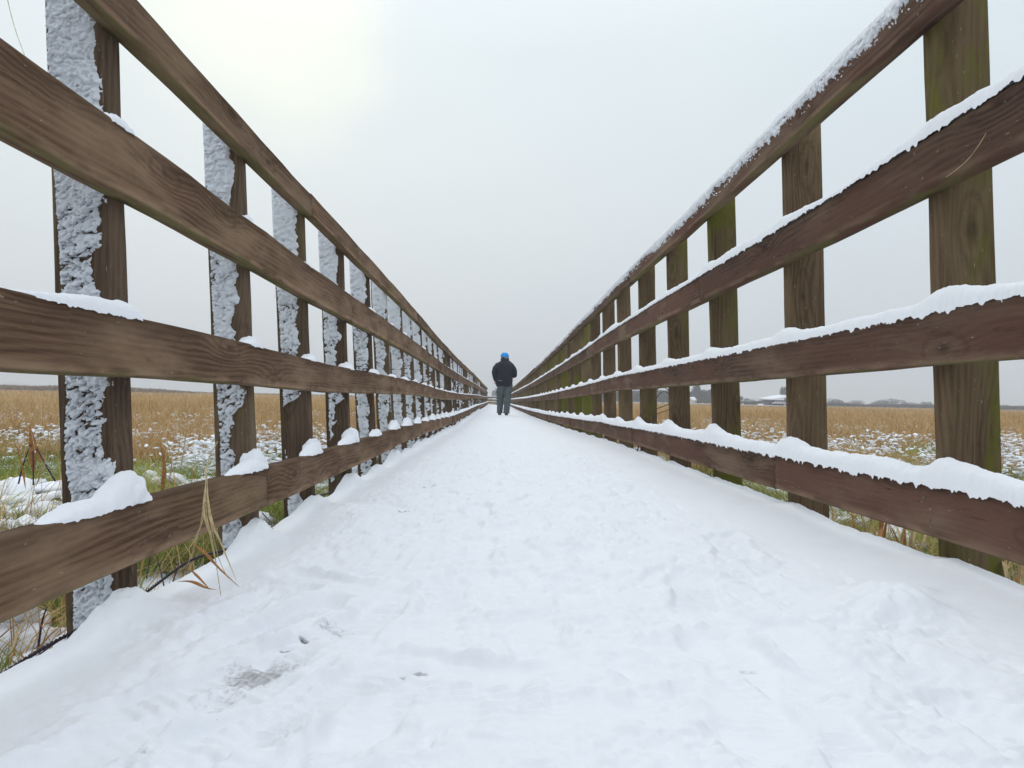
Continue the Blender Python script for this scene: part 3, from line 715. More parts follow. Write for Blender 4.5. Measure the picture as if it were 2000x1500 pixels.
for side in (-1, 1):
    x, y = scatter(120000 if side < 0 else 80000, 1.2, 15, side, 1.0, 1.0)
    cl = fbm(x*1.1, y*1.1, 0, 225, 4); k = cl > RNG.uniform(.38, .54, len(x)) if side < 0 else cl > RNG.uniform(.36, .56, len(x))
    x, y = x[k], y[k]
    h = RNG.uniform(.05, .17, len(x))*(1+.06*y)*(1.0 if side < 0 else 1.15)
    az = fbm(x*.8, y*.8, 0, 226, 2)*14+RNG.normal(0, .5, len(x))
    rn = np.clip(.45+(fbm(x*2, y*2, 0, 227, 2)-.5)+RNG.normal(0, .2, len(x)), 0, 1)
    parts.append(blades(x, y, groundz(x, y)-.01, h, RNG.uniform(.002, .006, len(x))*(1+y*.15), RNG.uniform(.5, 2.2, len(x)), az, rn, 3))
field('marsh_grass', M_green, parts, 'flattened green marsh grass showing through the snow beside the boardwalk')
# snow caught on the vegetation
def lumps():
    import itertools
    nu, nv = 7, 5
    th, ph = np.meshgrid(np.linspace(.02, math.pi-.02, nv), np.linspace(0, 2*math.pi, nu, endpoint=False), indexing='ij')
    U = np.stack([np.sin(th)*np.cos(ph), np.sin(th)*np.sin(ph), np.cos(th)], -1).reshape(-1, 3)
    q = np.array([[p*nu+j, (p+1)*nu+j, (p+1)*nu+(j+1) % nu, p*nu+(j+1) % nu] for p in range(nv-1) for j in range(nu)])
    Vs = []; n = 0; Q = []
    for side in (-1, 1):
        for (N_, a, b, s0, s1, z0, z1, thr) in ((2600, 1.3, 8, .02, .10, .0, .05, .42), (15000, 6, 13, .007, .028, .03, .26, .46), (11000, 10, 26, .009, .034, .06, .32, .50)):
            x, y = scatter(N_, a, b, side, 1.05, .9)
            cl = fbm(x*.8, y*.8, 0, 240, 3); k = cl > RNG.uniform(thr-.05, thr+.12, len(x)); x, y = x[k], y[k]
            m = len(x); s = RNG.uniform(s0, s1, m)
            C = np.stack([x, y, groundz(x, y)+RNG.uniform(z0, z1, m)], -1)
            ang = RNG.uniform(0, 6.28, m); sc = np.stack([s*RNG.uniform(.8, 1.9, m), s*RNG.uniform(.6, 1.1, m), s*RNG.uniform(.25, .5, m)], -1)
            Ul = U[None]*sc[:, None]*(1+.35*(RNG.uniform(0, 1, (m, len(U), 1))-.5))
            tl = RNG.normal(0, .3, m)[:, None]; Ul[..., 2] += Ul[..., 0]*tl
            rx = Ul[..., 0]*np.cos(ang)[:, None]-Ul[..., 1]*np.sin(ang)[:, None]; ry = Ul[..., 0]*np.sin(ang)[:, None]+Ul[..., 1]*np.cos(ang)[:, None]
            V = np.stack([rx, ry, Ul[..., 2]], -1)+C[:, None]
            Vs.append(V.reshape(-1, 3)); Q.append((q[None]+(np.arange(m)*len(U))[:, None, None]).reshape(-1, 4)+n); n += m*len(U)
    o = mesh('snow_patches', np.concatenate(Vs), [np.concatenate(Q)], M_snow, smooth=True)
    tag(o, 'small lumps of snow caught on the marsh plants', kind='stuff')
lumps()

# ------------------------------------------------------------------ single plants close to the railings
M_leafo = plain('orange dead reed leaf', (.42, .20, .07), .65, 60, .3); M_straw = plain('pale straw', (.50, .38, .20), .6, 60, .25)
M_stemp = plain('dark purple stem', (.075, .035, .085), .5, 60, .3); M_twig = plain('dark bramble stem', (.09, .05, .045), .6, 50, .3)
def curve3(P, n=14):
    P = np.array(P, float); t = np.linspace(0, len(P)-1, n); i = np.clip(t.astype(int), 0, len(P)-2); f = (t-i)[:, None]
    p0 = P[np.clip(i-1, 0, None)]; p1 = P[i]; p2 = P[i+1]; p3 = P[np.clip(i+2, None, len(P)-1)]
    return .5*((2*p1)+(-p0+p2)*f+(2*p0-5*p1+4*p2-p3)*f**2+(-p0+3*p1-3*p2+p3)*f**3)
def leafshape(n, w, a=.3): t = np.linspace(0, 1, n); return w*np.clip(np.minimum(t/a, (1-t)/(1-a)), .06, 1)**.8
def plant(name, label, cat, base, items, group=None):
    """items: (kind, part name, material, list of (px, py, Y), width)"""
    e = empty(name, base, label, cat, group)
    for kind, pn, mat, pts, w in items:
        P = curve3([pix(*p) for p in pts]); m = MB()
        if kind == 'leaf': m.ribbon(P, leafshape(len(P), w), (1, .35, .15))
        else: m.tube(P, np.linspace(w, w*.45, len(P)), 5)
        m.build(pn, mat, e, smooth=(kind != 'leaf'))
Yr = 1.62
plant('broken_reed', 'broken straw coloured reed bent over the lowest left rail, its tips in the snow', 'reed', pix(415, 1150, Yr), [
    ('tube', 'stem', M_straw, [(425, 862, 1.95), (405, 905, 1.9), (402, 960, Yr), (404, 1010, 1.5), (416, 1062, 1.48), (431, 1162, 1.46)], .0016),
    ('leaf', 'leaf', M_straw, [(404, 955, 1.52), (412, 1015, 1.50), (432, 1062, 1.48), (461, 1132, 1.46)], .0065),
    ('leaf', 'leaf', M_leafo, [(372, 1058, 1.52), (400, 1080, 1.5), (430, 1112, 1.48), (468, 1147, 1.46)], .0080),
    ('leaf', 'leaf', M_straw, [(401, 948, 1.55), (398, 1000, 1.5), (410, 1045, 1.5), (420, 1095, 1.48)], .0050),
    ('tube', 'stem', M_straw, [(404, 930, 1.6), (409, 1000, 1.52), (424, 1080, 1.48), (444, 1128, 1.47)], .0011),
    ('leaf', 'leaf', M_straw, [(398, 1010, 1.56), (380, 1055, 1.54), (352, 1092, 1.6)], .0040),
    ('tube', 'stem', M_straw, [(402, 962, 1.56), (388, 1040, 1.52), (364, 1110, 1.6)], .0014),
    ('leaf', 'leaf', M_leafo, [(346, 1136, 1.62), (375, 1136, 1.58), (402, 1148, 1.55), (424, 1152, 1.52)], .013),
    ('leaf', 'leaf', M_leafo, [(372, 1112, 1.66), (392, 1132, 1.62), (410, 1152, 1.6)], .007)])
for i, (lab, x, y0, y1, Y, w, mat) in enumerate((
        ('broad orange reed leaf standing behind the left railing between its first two posts', 321, 865, 965, 3.1, .020, M_leafo),
        ('tall thin brown reed leaning left beyond the nearest left post', 352, 775, 900, 4.4, .006, M_straw))):
    plant('reed', lab, 'reed', pix(x, y1, Y), [('leaf', 'leaf', mat, [(x-6, y1+8, Y), (x, (y0+y1)/2, Y), (x-8, y0, Y)], w), ('tube', 'stem', M_straw, [(x+2, y1+10, Y), (x+14, y0+40, Y), (x+4, y0-8, Y)], .003)])
plant('reed', 'three-legged orange reed with purple stems at the far left edge', 'reed', pix(66, 950, 2.6), [
    ('leaf', 'leaf', M_leafo, [(66, 925, 2.6), (62, 880, 2.6), (58, 828, 2.6)], .022), ('leaf', 'leaf', M_leafo, [(80, 905, 2.6), (70, 870, 2.6), (62, 840, 2.6)], .012),
    ('tube', 'stem', M_stemp, [(36, 945, 2.6), (46, 905, 2.6), (60, 868, 2.6)], .003), ('tube', 'stem', M_stemp, [(65, 948, 2.6), (65, 915, 2.6), (64, 880, 2.6)], .0028), ('tube', 'stem', M_stemp, [(108, 940, 2.6), (90, 910, 2.6), (72, 876, 2.6)], .0032), ('leaf', 'leaf', M_straw, [(70, 950, 2.5), (88, 900, 2.5), (96, 835, 2.5)], .008), ('leaf', 'leaf', M_leafo, [(50, 955, 2.5), (42, 905, 2.5), (28, 860, 2.5)], .007)])
plant('reed', 'purple stemmed reed below the lowest left rail beside the nearest post', 'reed', pix(80, 1265, 1.75), [
    ('tube', 'stem', M_stemp, [(74, 1270, 1.8), (82, 1215, 1.8), (92, 1185, 1.8)], .0032), ('leaf', 'leaf', M_leafo, [(142, 1235, 1.85), (134, 1190, 1.85), (124, 1150, 1.85)], .018),
    ('leaf', 'leaf', M_leafo, [(88, 1220, 1.8), (108, 1212, 1.8), (132, 1200, 1.85)], .014), ('tube', 'stem', M_stemp, [(60, 1290, 1.7), (100, 1262, 1.75), (140, 1235, 1.8)], .0022),
    ('tube', 'stem', M_straw, [(25, 1260, 1.9), (44, 1230, 1.9), (52, 1205, 1.9)], .0012)])
plant('reed', 'purple stems poking from the snow right of the nearest left post', 'reed', pix(330, 1165, 2.2), [
    ('tube', 'stem', M_stemp, [(330, 1170, 2.0), (338, 1135, 2.05), (350, 1100, 2.1)], .0026), ('tube', 'stem', M_stemp, [(286, 1130, 2.4), (290, 1108, 2.4), (296, 1080, 2.4)], .0024),
    ('tube', 'stem', M_stemp, [(322, 1152, 2.3), (314, 1118, 2.3), (306, 1085, 2.3)], .0024), ('tube', 'stem', M_stemp, [(370, 1115, 2.3), (388, 1130, 2.1), (402, 1146, 2.0)], .0022),
    ('leaf', 'leaf', M_straw, [(340, 1125, 2.4), (370, 1100, 2.3), (405, 1078, 2.2)], .012)])
plant('dead_leaf', 'curled brown dead leaf on the snow beside the second left post', 'leaf', pix(527, 1040, 2.6), [('leaf', 'leaf', M_leafo, [(516, 1040, 2.55), (524, 1030, 2.55), (532, 1034, 2.5), (536, 1040, 2.5)], .016), ('tube', 'stem', M_stemp, [(512, 1002, 2.7), (528, 1018, 2.62), (550, 1034, 2.55)], .0026)])
plant('straw', 'single pale straw hanging across the second rail, upper right', 'straw', pix(1850, 346, 1.36), [('tube', 'stem', M_straw, [(1945, 219, 1.345), (1925, 262, 1.345), (1890, 312, 1.345), (1848, 346, 1.36)], .0011)])
plant('twig', 'thin bare twig hanging against the sky in the top left corner', 'twig', pix(48, 108, 1.6), [('tube', 'stem', M_straw, [(8, -30, 1.7), (22, 30, 1.65), (34, 70, 1.6), (48, 108, 1.6)], .0010)])
for lab, pts in (('dark bramble arching behind the right railing above its lower rail', [(1240, 900, 4.9), (1270, 790, 5), (1288, 757, 5), (1310, 765, 5), (1345, 800, 5)]),
                 ('lower bramble stem curving behind the right railing', [(1255, 895, 5.1), (1262, 815, 5.1), (1300, 792, 5.1), (1335, 780, 5.1)])):
    plant('bramble', lab, 'bramble', pix(pts[0][0], pts[0][1], pts[0][2]), [('tube', 'stem', M_twig, pts, .005), ('tube', 'stem', M_twig, [(p[0]+4, p[1]+9, p[2]+.1) for p in pts], .004)])
# reed tufts at the right edge under the lower rail
for n, (lab, cx, cy, Y) in enumerate((('pale reed clump under the lowest right rail, left of the nearest right post', 1775, 1085, 1.95), ('yellow reed clump right of the nearest right post at the picture edge', 1985, 1150, 1.6),
                             ('brown reed stalks beneath the lowest right rail midway between two posts', 1700, 1050, 2.2))):
    rr = random.Random(n+5); it = []
    for j in range(9):
        dx = rr.uniform(-28, 28); it.append(('leaf', 'leaf', rr.choice((M_leafo, M_straw, M_straw)), [(cx+dx, cy+20, Y), (cx+dx*1.3, cy-25, Y+rr.uniform(-.1, .1)), (cx+dx*1.8+rr.uniform(-15, 15), cy-60-rr.uniform(0, 30), Y+rr.uniform(-.1, .1))], rr.uniform(.007, .017)))
    plant('reed_clump', lab, 'reeds', pix(cx, cy+20, Y), it)
# twisted black wire along the left edge of the deck
def cable():
    m = MB(); n = 900; y = np.linspace(.75, 4.2, n)
    for ph in (0, math.pi):
        v = BASE[-1]+dL(y)-.020+.012*np.sin(y*4.1)+.008*np.sin(y*9.7+1); u = -.812+.006*np.sin(y*5)
        P = UV(u+.0022*np.cos(y*260+ph), y, v+.0022*np.sin(y*260+ph)); m.tube(P, .0024, 4)
    tag(m.build('twisted_wire', plain('black wire', (.03, .022, .035), .5, 80)), 'black twisted wire running along the left edge of the snowy deck', 'wire')
cable()

# ------------------------------------------------------------------ end of the walk
def end_fence():
    Y = YEND+2.2; e = empty('cross_fence', UV(-1.8, Y, -.5), 'small pale timber fence closing the far end of the walkway', 'fence')
    M = wood('pale fence wood', (.10, .085, .065), (.18, .15, .12), (.24, .21, .17), 'Y')
    for x in np.arange(-2.0, 2.8, .95):
        m = MB(); m.box(UV(x, Y+.05, -.15), (.05, .04, .55)); m.build('post', M, e)
    for v in (.14, -.07, -.28):
        m = MB(); m.box(UV(.35, Y-.02, v), (2.5, .02, .055)); r = m.build('rail', M, e)
        m = MB(); m.box(UV(.35, Y-.02, v+.07), (2.5, .024, .014)); m.build('snow_cap', M_snow, r)
end_fence()

# ------------------------------------------------------------------ distance: trees, houses, walls
M_bark = plain('winter bark', (.10, .085, .08), .9, 3); M_twigs = plain('winter twigs', (.085, .075, .085), .9, 2); M_twigr = plain('reddish winter twigs', (.13, .085, .085), .9, 2)
M_ever = plain('dark evergreen', (.045, .055, .04), .9, 2); M_roof = snowmat('snowy roof'); M_wallw = plain('pale rendered wall', (.52, .50, .47), .8, 2)
M_navy = plain('dark blue boarding', (.045, .05, .10), .7, 3); M_win = plain('dark window glass', (.04, .05, .07), .2, 2); M_brick = plain('brown brick', (.14, .095, .075), .8, 3)
M_white = plain('white painted wood', (.72, .74, .76), .6, 5)
def tree(lab, px, ptop, D, wpx, kind='round', mat=None, seed=0):
    rs = np.random.default_rng(seed+900); b = pix(px, 800, D); b[2] = -.05
    top = pix(px, ptop, D)[2]; H = top; Wd = wpx*D/F/2
    e = empty('tree', b, lab, 'tree', 'trees beyond the marsh'); mat = mat or M_twigs
    m = MB(); m.tube([b, b+[0, 0, H*.3], b+[Wd*.05, 0, H*.62]], [H*.035, H*.028, H*.012], 6)
    tips = []
    for i in range(11):
        a = rs.uniform(0, 6.28); s = H*rs.uniform(.12, .42); ln = rs.uniform(.45, .95)
        p0 = b+[0, 0, s]; p2 = b+[math.cos(a)*Wd*ln, math.sin(a)*Wd*ln, H*rs.uniform(.5, .93)]
        p1 = (p0+p2)/2+[0, 0, H*.06]; m.tube(curve3([p0, p1, p2], 6), np.linspace(H*.014, H*.004, 6), 5); tips.append((p1, p2))
    m.build('trunk', M_bark, e)
    n = int(np.clip(wpx*85, 1000, 5200))
    if kind == 'cone': zz = rs.uniform(0, 1, n)**.8; rad = Wd*(1-zz)*rs.uniform(.3, 1, n)**.5; C = np.stack([rad*np.cos(q := rs.uniform(0, 6.28, n)), rad*np.sin(q), H*(.06+.94*zz)], -1)
    else:
        C = []
        cen = [(rs.uniform(-.55, .55), rs.uniform(-.55, .55), rs.uniform(.42, .80), rs.uniform(.26, .42)) for _ in range(9)]+[(0, 0, .62, .42)]
        for k in range(n):
            cx, cy, cz, r = cen[rs.integers(len(cen))]; v = rs.normal(0, 1, 3); v = v/np.linalg.norm(v)*rs.uniform(.3, 1)**.45
            C.append([(cx+v[0]*r)*Wd, (cy+v[1]*r)*Wd, min(.99, cz+v[2]*r*.62)*H])
        C = np.array(C); C[:, 2] = np.maximum(C[:, 2], H*.12)
    C = C+b; dirv = C-(b+[0, 0, H*.35]); dirv /= np.linalg.norm(dirv, axis=1)[:, None]+1e-6; dirv += rs.normal(0, .5, (n, 3))
    ln = (H*.05*rs.uniform(.5, 1.5, n))[:, None]; wd = np.cross(dirv, rs.normal(0, 1, (n, 3))); wd /= np.linalg.norm(wd, axis=1)[:, None]+1e-6; wd *= H*(.0105 if kind != 'cone' else .012)
    V = np.stack([C-wd, C+wd, C+dirv*ln], 1).reshape(-1, 3)
    mesh('crown', V, [np.arange(n*3).reshape(-1, 3)], mat, e)
for i, (lab, px, pt, D, w, kd, mt) in enumerate((
        ('hazy grey tree just left of the walking person', 972, 752, 150, 30, 'round', M_twigs),
        ('tall thin bare tree between the third and fourth right posts', 1360, 745, 230, 26, 'round', M_twigs),
        ('bare pale tree rising beside the dark blue barn', 1533, 752, 260, 18, 'round', M_twigs),
        ('small bushy grey tree just right of the second right post', 1632, 778, 260, 30, 'round', M_twigs),
        ('rounded reddish tree left of the dark conifer', 1664, 781, 270, 34, 'round', M_twigr),
        ('dark small conifer between the reddish tree and the white roofs', 1686, 789, 250, 14, 'cone', M_ever),
        ('low grey tree left of the largest distant tree', 1716, 783, 300, 28, 'round', M_twigs),
        ('largest distant tree with a wide domed crown beyond the marsh', 1740, 778, 290, 44, 'round', M_twigs),
        ('wide reddish tree beside the nearest right post', 1792, 785, 300, 44, 'round', M_twigr),
        ('hazy low tree beyond the marsh directly behind the nearest right post', 1880, 789, 300, 50, 'round', M_twigs),
        ('hazy tree at the far right edge of the marsh', 1990, 791, 330, 34, 'round', M_twigs),
        ('hazy bare tree in the gap just right of the barn', 1598, 783, 270, 26, 'round', M_twigs),
        ('small pale tree between the conifer and the low grey tree', 1701, 787, 310, 18, 'round', M_twigr),
        ('low tree right of the largest domed tree', 1768, 785, 310, 22, 'round', M_twigs),
        ('tall narrow tree left of the nearest right post', 1812, 783, 300, 22, 'round', M_twigs),
        ('rounded hazy tree halfway between the nearest right post and the picture edge', 1968, 790, 330, 24, 'round', M_twigr),
        ('low bush left of the snow covered tent roof', 1462, 777, 250, 30, 'round', M_twigs),
        ('grey bush behind the snow covered tent roof', 1490, 778, 270, 26, 'round', M_twigs))):
    tree(lab, px, pt, D, w*(1.0 if px < 1600 else 1.45), kd, mt, i)
def belt(name, lab, x0, x1, D, tops, mat, depth=12, n=14000, blade=.005):
    rs = np.random.default_rng(int(x0)+3003); xs = rs.uniform(x0, x1, n)
    tp = np.interp(xs, [a for a, _ in tops], [b for _, b in tops]); P0 = np.array([pix(x, 800, D) for x in np.linspace(x0, x1, 60)])
    wx = np.interp(xs, np.linspace(x0, x1, 60), P0[:, 0]); 
    zt = np.array([pix(x, t, D)[2] for x, t in zip(xs, tp)])*(.86+.22*fbm(xs*.35, 0*xs, 0, 5, 3)*1.3)
    z = zt*rs.uniform(0, 1, n)**.7; C = np.stack([wx, D+rs.uniform(0, depth, n), z], -1)
    dv = rs.normal(0, 1, (n, 3)); dv[:, 2] = np.abs(dv[:, 2])+.3; dv /= np.linalg.norm(dv, axis=1)[:, None]
    wd = np.cross(dv, rs.normal(0, 1, (n, 3))); wd /= np.linalg.norm(wd, axis=1)[:, None]
    V = np.stack([C-wd*D*blade*.35, C+wd*D*blade*.35, C+dv*D*blade*1.3], 1).reshape(-1, 3)
    o = mesh(name, V, [np.arange(n*3).reshape(-1, 3)], mat); tag(o, lab, kind='stuff')
belt('distant_wood', 'dark grey wood beyond the white rail fence on the right', 1180, 1450, 240, [(1180, 772), (1300, 768), (1335, 775), (1360, 774), (1390, 768), (1420, 772), (1450, 780)], M_ever, 20, 22000)
belt('distant_hedge', 'low dark hedge along the far edge of the marsh on the right', 1440, 2060, 225, [(1440, 787), (1540, 789), (1600, 792), (1640, 791), (1700, 795), (1760, 794), (1830, 795), (1900, 798), (1960, 796), (2060, 800)], M_twigs, 8, 32000, .0034)
belt('reed_belt', 'brown belt of tall reeds on the far left edge of the marsh', -150, 330, 150, [(-150, 752), (0, 756), (40, 759), (75, 757), (130, 756), (260, 763), (330, 768)], plain('brown reed', (.27, .18, .11), .9, 2), 14, 26000, .0035)
belt('far_reed_belt', 'low tan belt of reeds between the left railing and the horizon', 330, 960, 190, [(330, 768), (600, 774), (960, 782)], plain('tan reed', (.30, .20, .11), .9, 2), 14, 14000, .003)
# hills
def hills():
    for nm, lab, x0, x1, tops, D in (('hills', 'faint blue hills on the left horizon', -700, 300, [(-700, 738), (-300, 742), (0, 748), (30, 746), (70, 752), (200, 760), (300, 766)], 1500),
                                     ('hills', 'low faint hills on the right horizon', 1780, 2600, [(1780, 801), (1900, 797), (2000, 799), (2300, 802), (2600, 806)], 1300)):
        xs = np.linspace(x0, x1, 90); tp = np.interp(xs, [a for a, _ in tops], [b for _, b in tops])+1.2*(fbm(xs*.03, 0*xs, 0, 8, 3)-.5)
        V = []
        for x, t in zip(xs, tp):
            a = pix(x, t, D); b = pix(x, t, D-160); c = pix(x, t, D+260)
            V += [[b[0], b[1], -1], [(a[0]+b[0])/2, (a[1]+b[1])/2, a[2]*.7], a, [c[0], c[1], -1]]
        o = mesh(nm, np.array(V), [gridfaces(len(xs), 4)], plain('hill slope', (.20, .22, .22), .9, .02), smooth=True); tag(o, lab, kind='structure')
hills()
def gable(name, lab, px0, px1, pyb, pye, pyr, D, depth, wall, wins=0, slope=None, lean=None):
    a = pix(px0, pyb, D); b = pix(px1, pyb, D); ze = pix((px0+px1)/2, pye, D)[2]; zr = pix((px0+px1)/2, pyr, D)[2]
    x0, x1 = a[0], b[0]; z0 = -.1
    e = empty(name, [(x0+x1)/2, D, 0], lab, 'house')
    m = MB(); V = [[x0, D, z0], [x1, D, z0], [x1, D+depth, z0], [x0, D+depth, z0], [x0, D, ze], [x1, D, ze], [x1, D+depth, ze], [x0, D+depth, ze], [x0, D+depth/2, zr-.1], [x1, D+depth/2, zr-.1]]
    m.add(V, [[0, 1, 5, 4], [3, 7, 6, 2]], [[0, 4, 8], [0, 8, 3], [3, 8, 7], [1, 9, 5], [1, 2, 9], [2, 6, 9]]); m.build('wall', wall, e)
    m = MB(); o = .35; q = []
    V = [[x0-o, D-o, ze-.15], [x1+o, D-o, ze-.15], [x1+o, D+depth/2, zr], [x0-o, D+depth/2, zr], [x1+o, D+depth+o, ze-.15], [x0-o, D+depth+o, ze-.15]]
    V2 = [[p[0], p[1], p[2]+.28] for p in V]; m.add(V+V2, [[0, 3, 2, 1], [3, 5, 4, 2], [6, 7, 8, 9], [9, 8, 10, 11], [0, 1, 7, 6], [1, 2, 8, 7], [2, 4, 10, 8], [4, 5, 11, 10], [5, 3, 9, 11], [3, 0, 6, 9]])
    m.build('roof', M_roof, e)
    for i in range(wins):
        xc = x0+(x1-x0)*(i+.5)/wins; m = MB(); m.box([xc, D-.02, (z0+ze)*.55], [(x1-x0)/wins*.22, .06, (ze-z0)*.17]); m.build('window', M_win, e)
    return e
# the dark blue barn with a white upper storey and lean-to roof
def barn():
    D = 150; e = empty('barn', pix(1522, 800, D)*[1, 1, 0], 'dark blue barn with white upper walls and a sloping snowy roof by the wall', 'barn')
    def bx(nm, x0, x1, yt, yb, dd, dpt, mat, par=e):
        a = pix(x0, yb, D); b = pix(x1, yt, D); m = MB(); m.box([(a[0]+b[0])/2, D+dd+dpt/2, (a[2]+b[2])/2], [(b[0]-a[0])/2, dpt/2, (b[2]-a[2])/2]); return m.build(nm, mat, par)
    w = bx('wall', 1512, 1545, 782, 803, 0, 6, plain('slate blue boarding', (.13, .14, .18), .7, 3))
    bx('lower_wall', 1509, 1531, 787, 800, -1.2, 1.15, M_navy); bx('gable_post', 1535, 1537, 779, 803, -.4, .35, M_navy)
    for x in (1513, 1518, 1523, 1529, 1539): bx('window', x, x+3, 783.2, 786, -.1, .08, M_white, w)
    bx('door', 1526, 1529, 790, 800, -1.35, .1, M_white)
    a, b = pix(1505, 781.5, D), pix(1547, 774.5, D); m = MB(); t = .16
    V = [[a[0], D-.9, a[2]], [b[0], D-.9, b[2]], [b[0], D+7, b[2]+.3], [a[0], D+7, a[2]+.3]]; V += [[p[0], p[1], p[2]+t] for p in V]
    m.add(V, [[0, 3, 2, 1], [4, 5, 6, 7], [0, 1, 5, 4], [1, 2, 6, 5], [2, 3, 7, 6], [3, 0, 4, 7]]); m.build('roof', M_roof, e)
    a, b = pix(1508, 788, D), pix(1532, 786.5, D); m = MB(); m.box([(a[0]+b[0])/2, D-.75, (a[2]+b[2])/2], [(b[0]-a[0])/2, .7, .12]); m.build('lean_to_roof', M_roof, e)
barn()
gable('house', 'low hut with a snow covered tent roof beside the barn', 1491, 1507, 797, 795, 791.5, 155, 4, M_brick)
gable('house', 'white roofed bungalow between the bushy and the reddish tree', 1640, 1650, 803, 799, 795.5, 255, 8, M_wallw, 2)
gable('house', 'long bungalow with a snowy roof right of the conifer', 1699, 1719, 804, 799.5, 794.5, 260, 9, M_wallw, 4)
gable('house', 'lower snowy roofed house in front of the largest distant tree', 1720, 1737, 805, 802, 797.5, 255, 8, M_brick, 3)
gable('house', 'small distant snow roofed shed left of the nearest right post', 1808, 1822, 806, 804, 801, 260, 7, M_brick, 1)
gable('house', 'distant white house at the far right horizon', 1967, 1985, 809, 805, 801, 320, 9, M_wallw, 3)
gable('house', 'snowy roofed house among the bushes above the brown wall', 1452, 1474, 796, 790, 784, 230, 9, M_brick, 3)
gable('house', 'small white hut in front of the dark wood', 1353, 1358, 786, 782, 777, 225, 4, M_white)
def wall():
    D = 120; a = pix(1449, 800, D); b = pix(1560, 802, D); m = MB(); e = empty('garden_wall', [a[0], D, 0], 'long brown wall capped with snow in front of the barn', 'wall')
    m.box([(a[0]+b[0])/2, D, pix(1500, 793.5, D)[2]/2], [(b[0]-a[0])/2, .2, pix(1500, 793.5, D)[2]/2+.02]); m.build('masonry', M_brick, e)
    z = pix(1500, 793.5, D)[2]; m = MB(); m.box([(a[0]+b[0])/2, D, z+.09], [(b[0]-a[0])/2+.05, .26, .06]); m.build('snow_cap', M_snow, e)
wall()
def white_fence():
    D = 120; x0, x1 = pix(1180, 790, D)[0], pix(1392, 790, D)[0]; zt, zb = pix(1360, 786.5, D)[2], -.1
    e = empty('rail_fence', [x0, D, 0], 'long white post and rail fence in front of the dark wood', 'fence')
    for x in np.arange(x0, x1, 1.0): m = MB(); m.box([x, D, (zt+zb)/2], [.055, .05, (zt-zb)/2]); m.build('post', M_white, e)
    for f in (.45, .85):
        m = MB(); m.box([(x0+x1)/2, D-.08, zb+(zt-zb)*f], [(x1-x0)/2, .025, .045]); m.build('rail', M_white, e)
    xg = pix(1447, 790, D)[0]; g = empty('gate', [xg, D, 0], 'short white gate at the left end of the brown wall', 'gate')
    for dx in (-.35, .35): m = MB(); m.box([xg+dx, D, .35], [.06, .05, .52]); m.build('post', M_white, g)
    for z in (.3, .6): m = MB(); m.box([xg, D-.06, z], [.42, .02, .05]); m.build('bar', M_white, g)
white_fence()

# ------------------------------------------------------------------ the walking person, seen from behind
def skin(name, verts, edges, radii, mat, parent, org, root=0, sub=2, flat=None):
    me = bpy.data.meshes.new(name); me.from_pydata([tuple(v) for v in verts], edges, []); me.update()
    o = bpy.data.objects.new(name, me); COL.objects.link(o)
    o.modifiers.new('skin', 'SKIN'); sd_ = me.skin_vertices[0].data
    for i, r in enumerate(radii): sd_[i].radius = (r if isinstance(r, tuple) else (r, r)); sd_[i].use_root = (i == root)
    if sub: s_ = o.modifiers.new('sub', 'SUBSURF'); s_.levels = sub; s_.render_levels = sub
    bpy.context.view_layer.update(); dg = bpy.context.evaluated_depsgraph_get()
    m2 = bpy.data.meshes.new_from_object(o.evaluated_get(dg)); bpy.data.objects.remove(o); bpy.data.meshes.remove(me)
    V = np.empty(len(m2.vertices)*3); m2.vertices.foreach_get('co', V); V = V.reshape(-1, 3)
    for p in m2.polygons: p.use_smooth = True
    m2.materials.clear(); m2.materials.append(mat); m2.name = name
    ob = bpy.data.objects.new(name, m2); COL.objects.link(ob); ob.parent = parent; ORG[ob.name] = ORG[parent.name]
    return ob
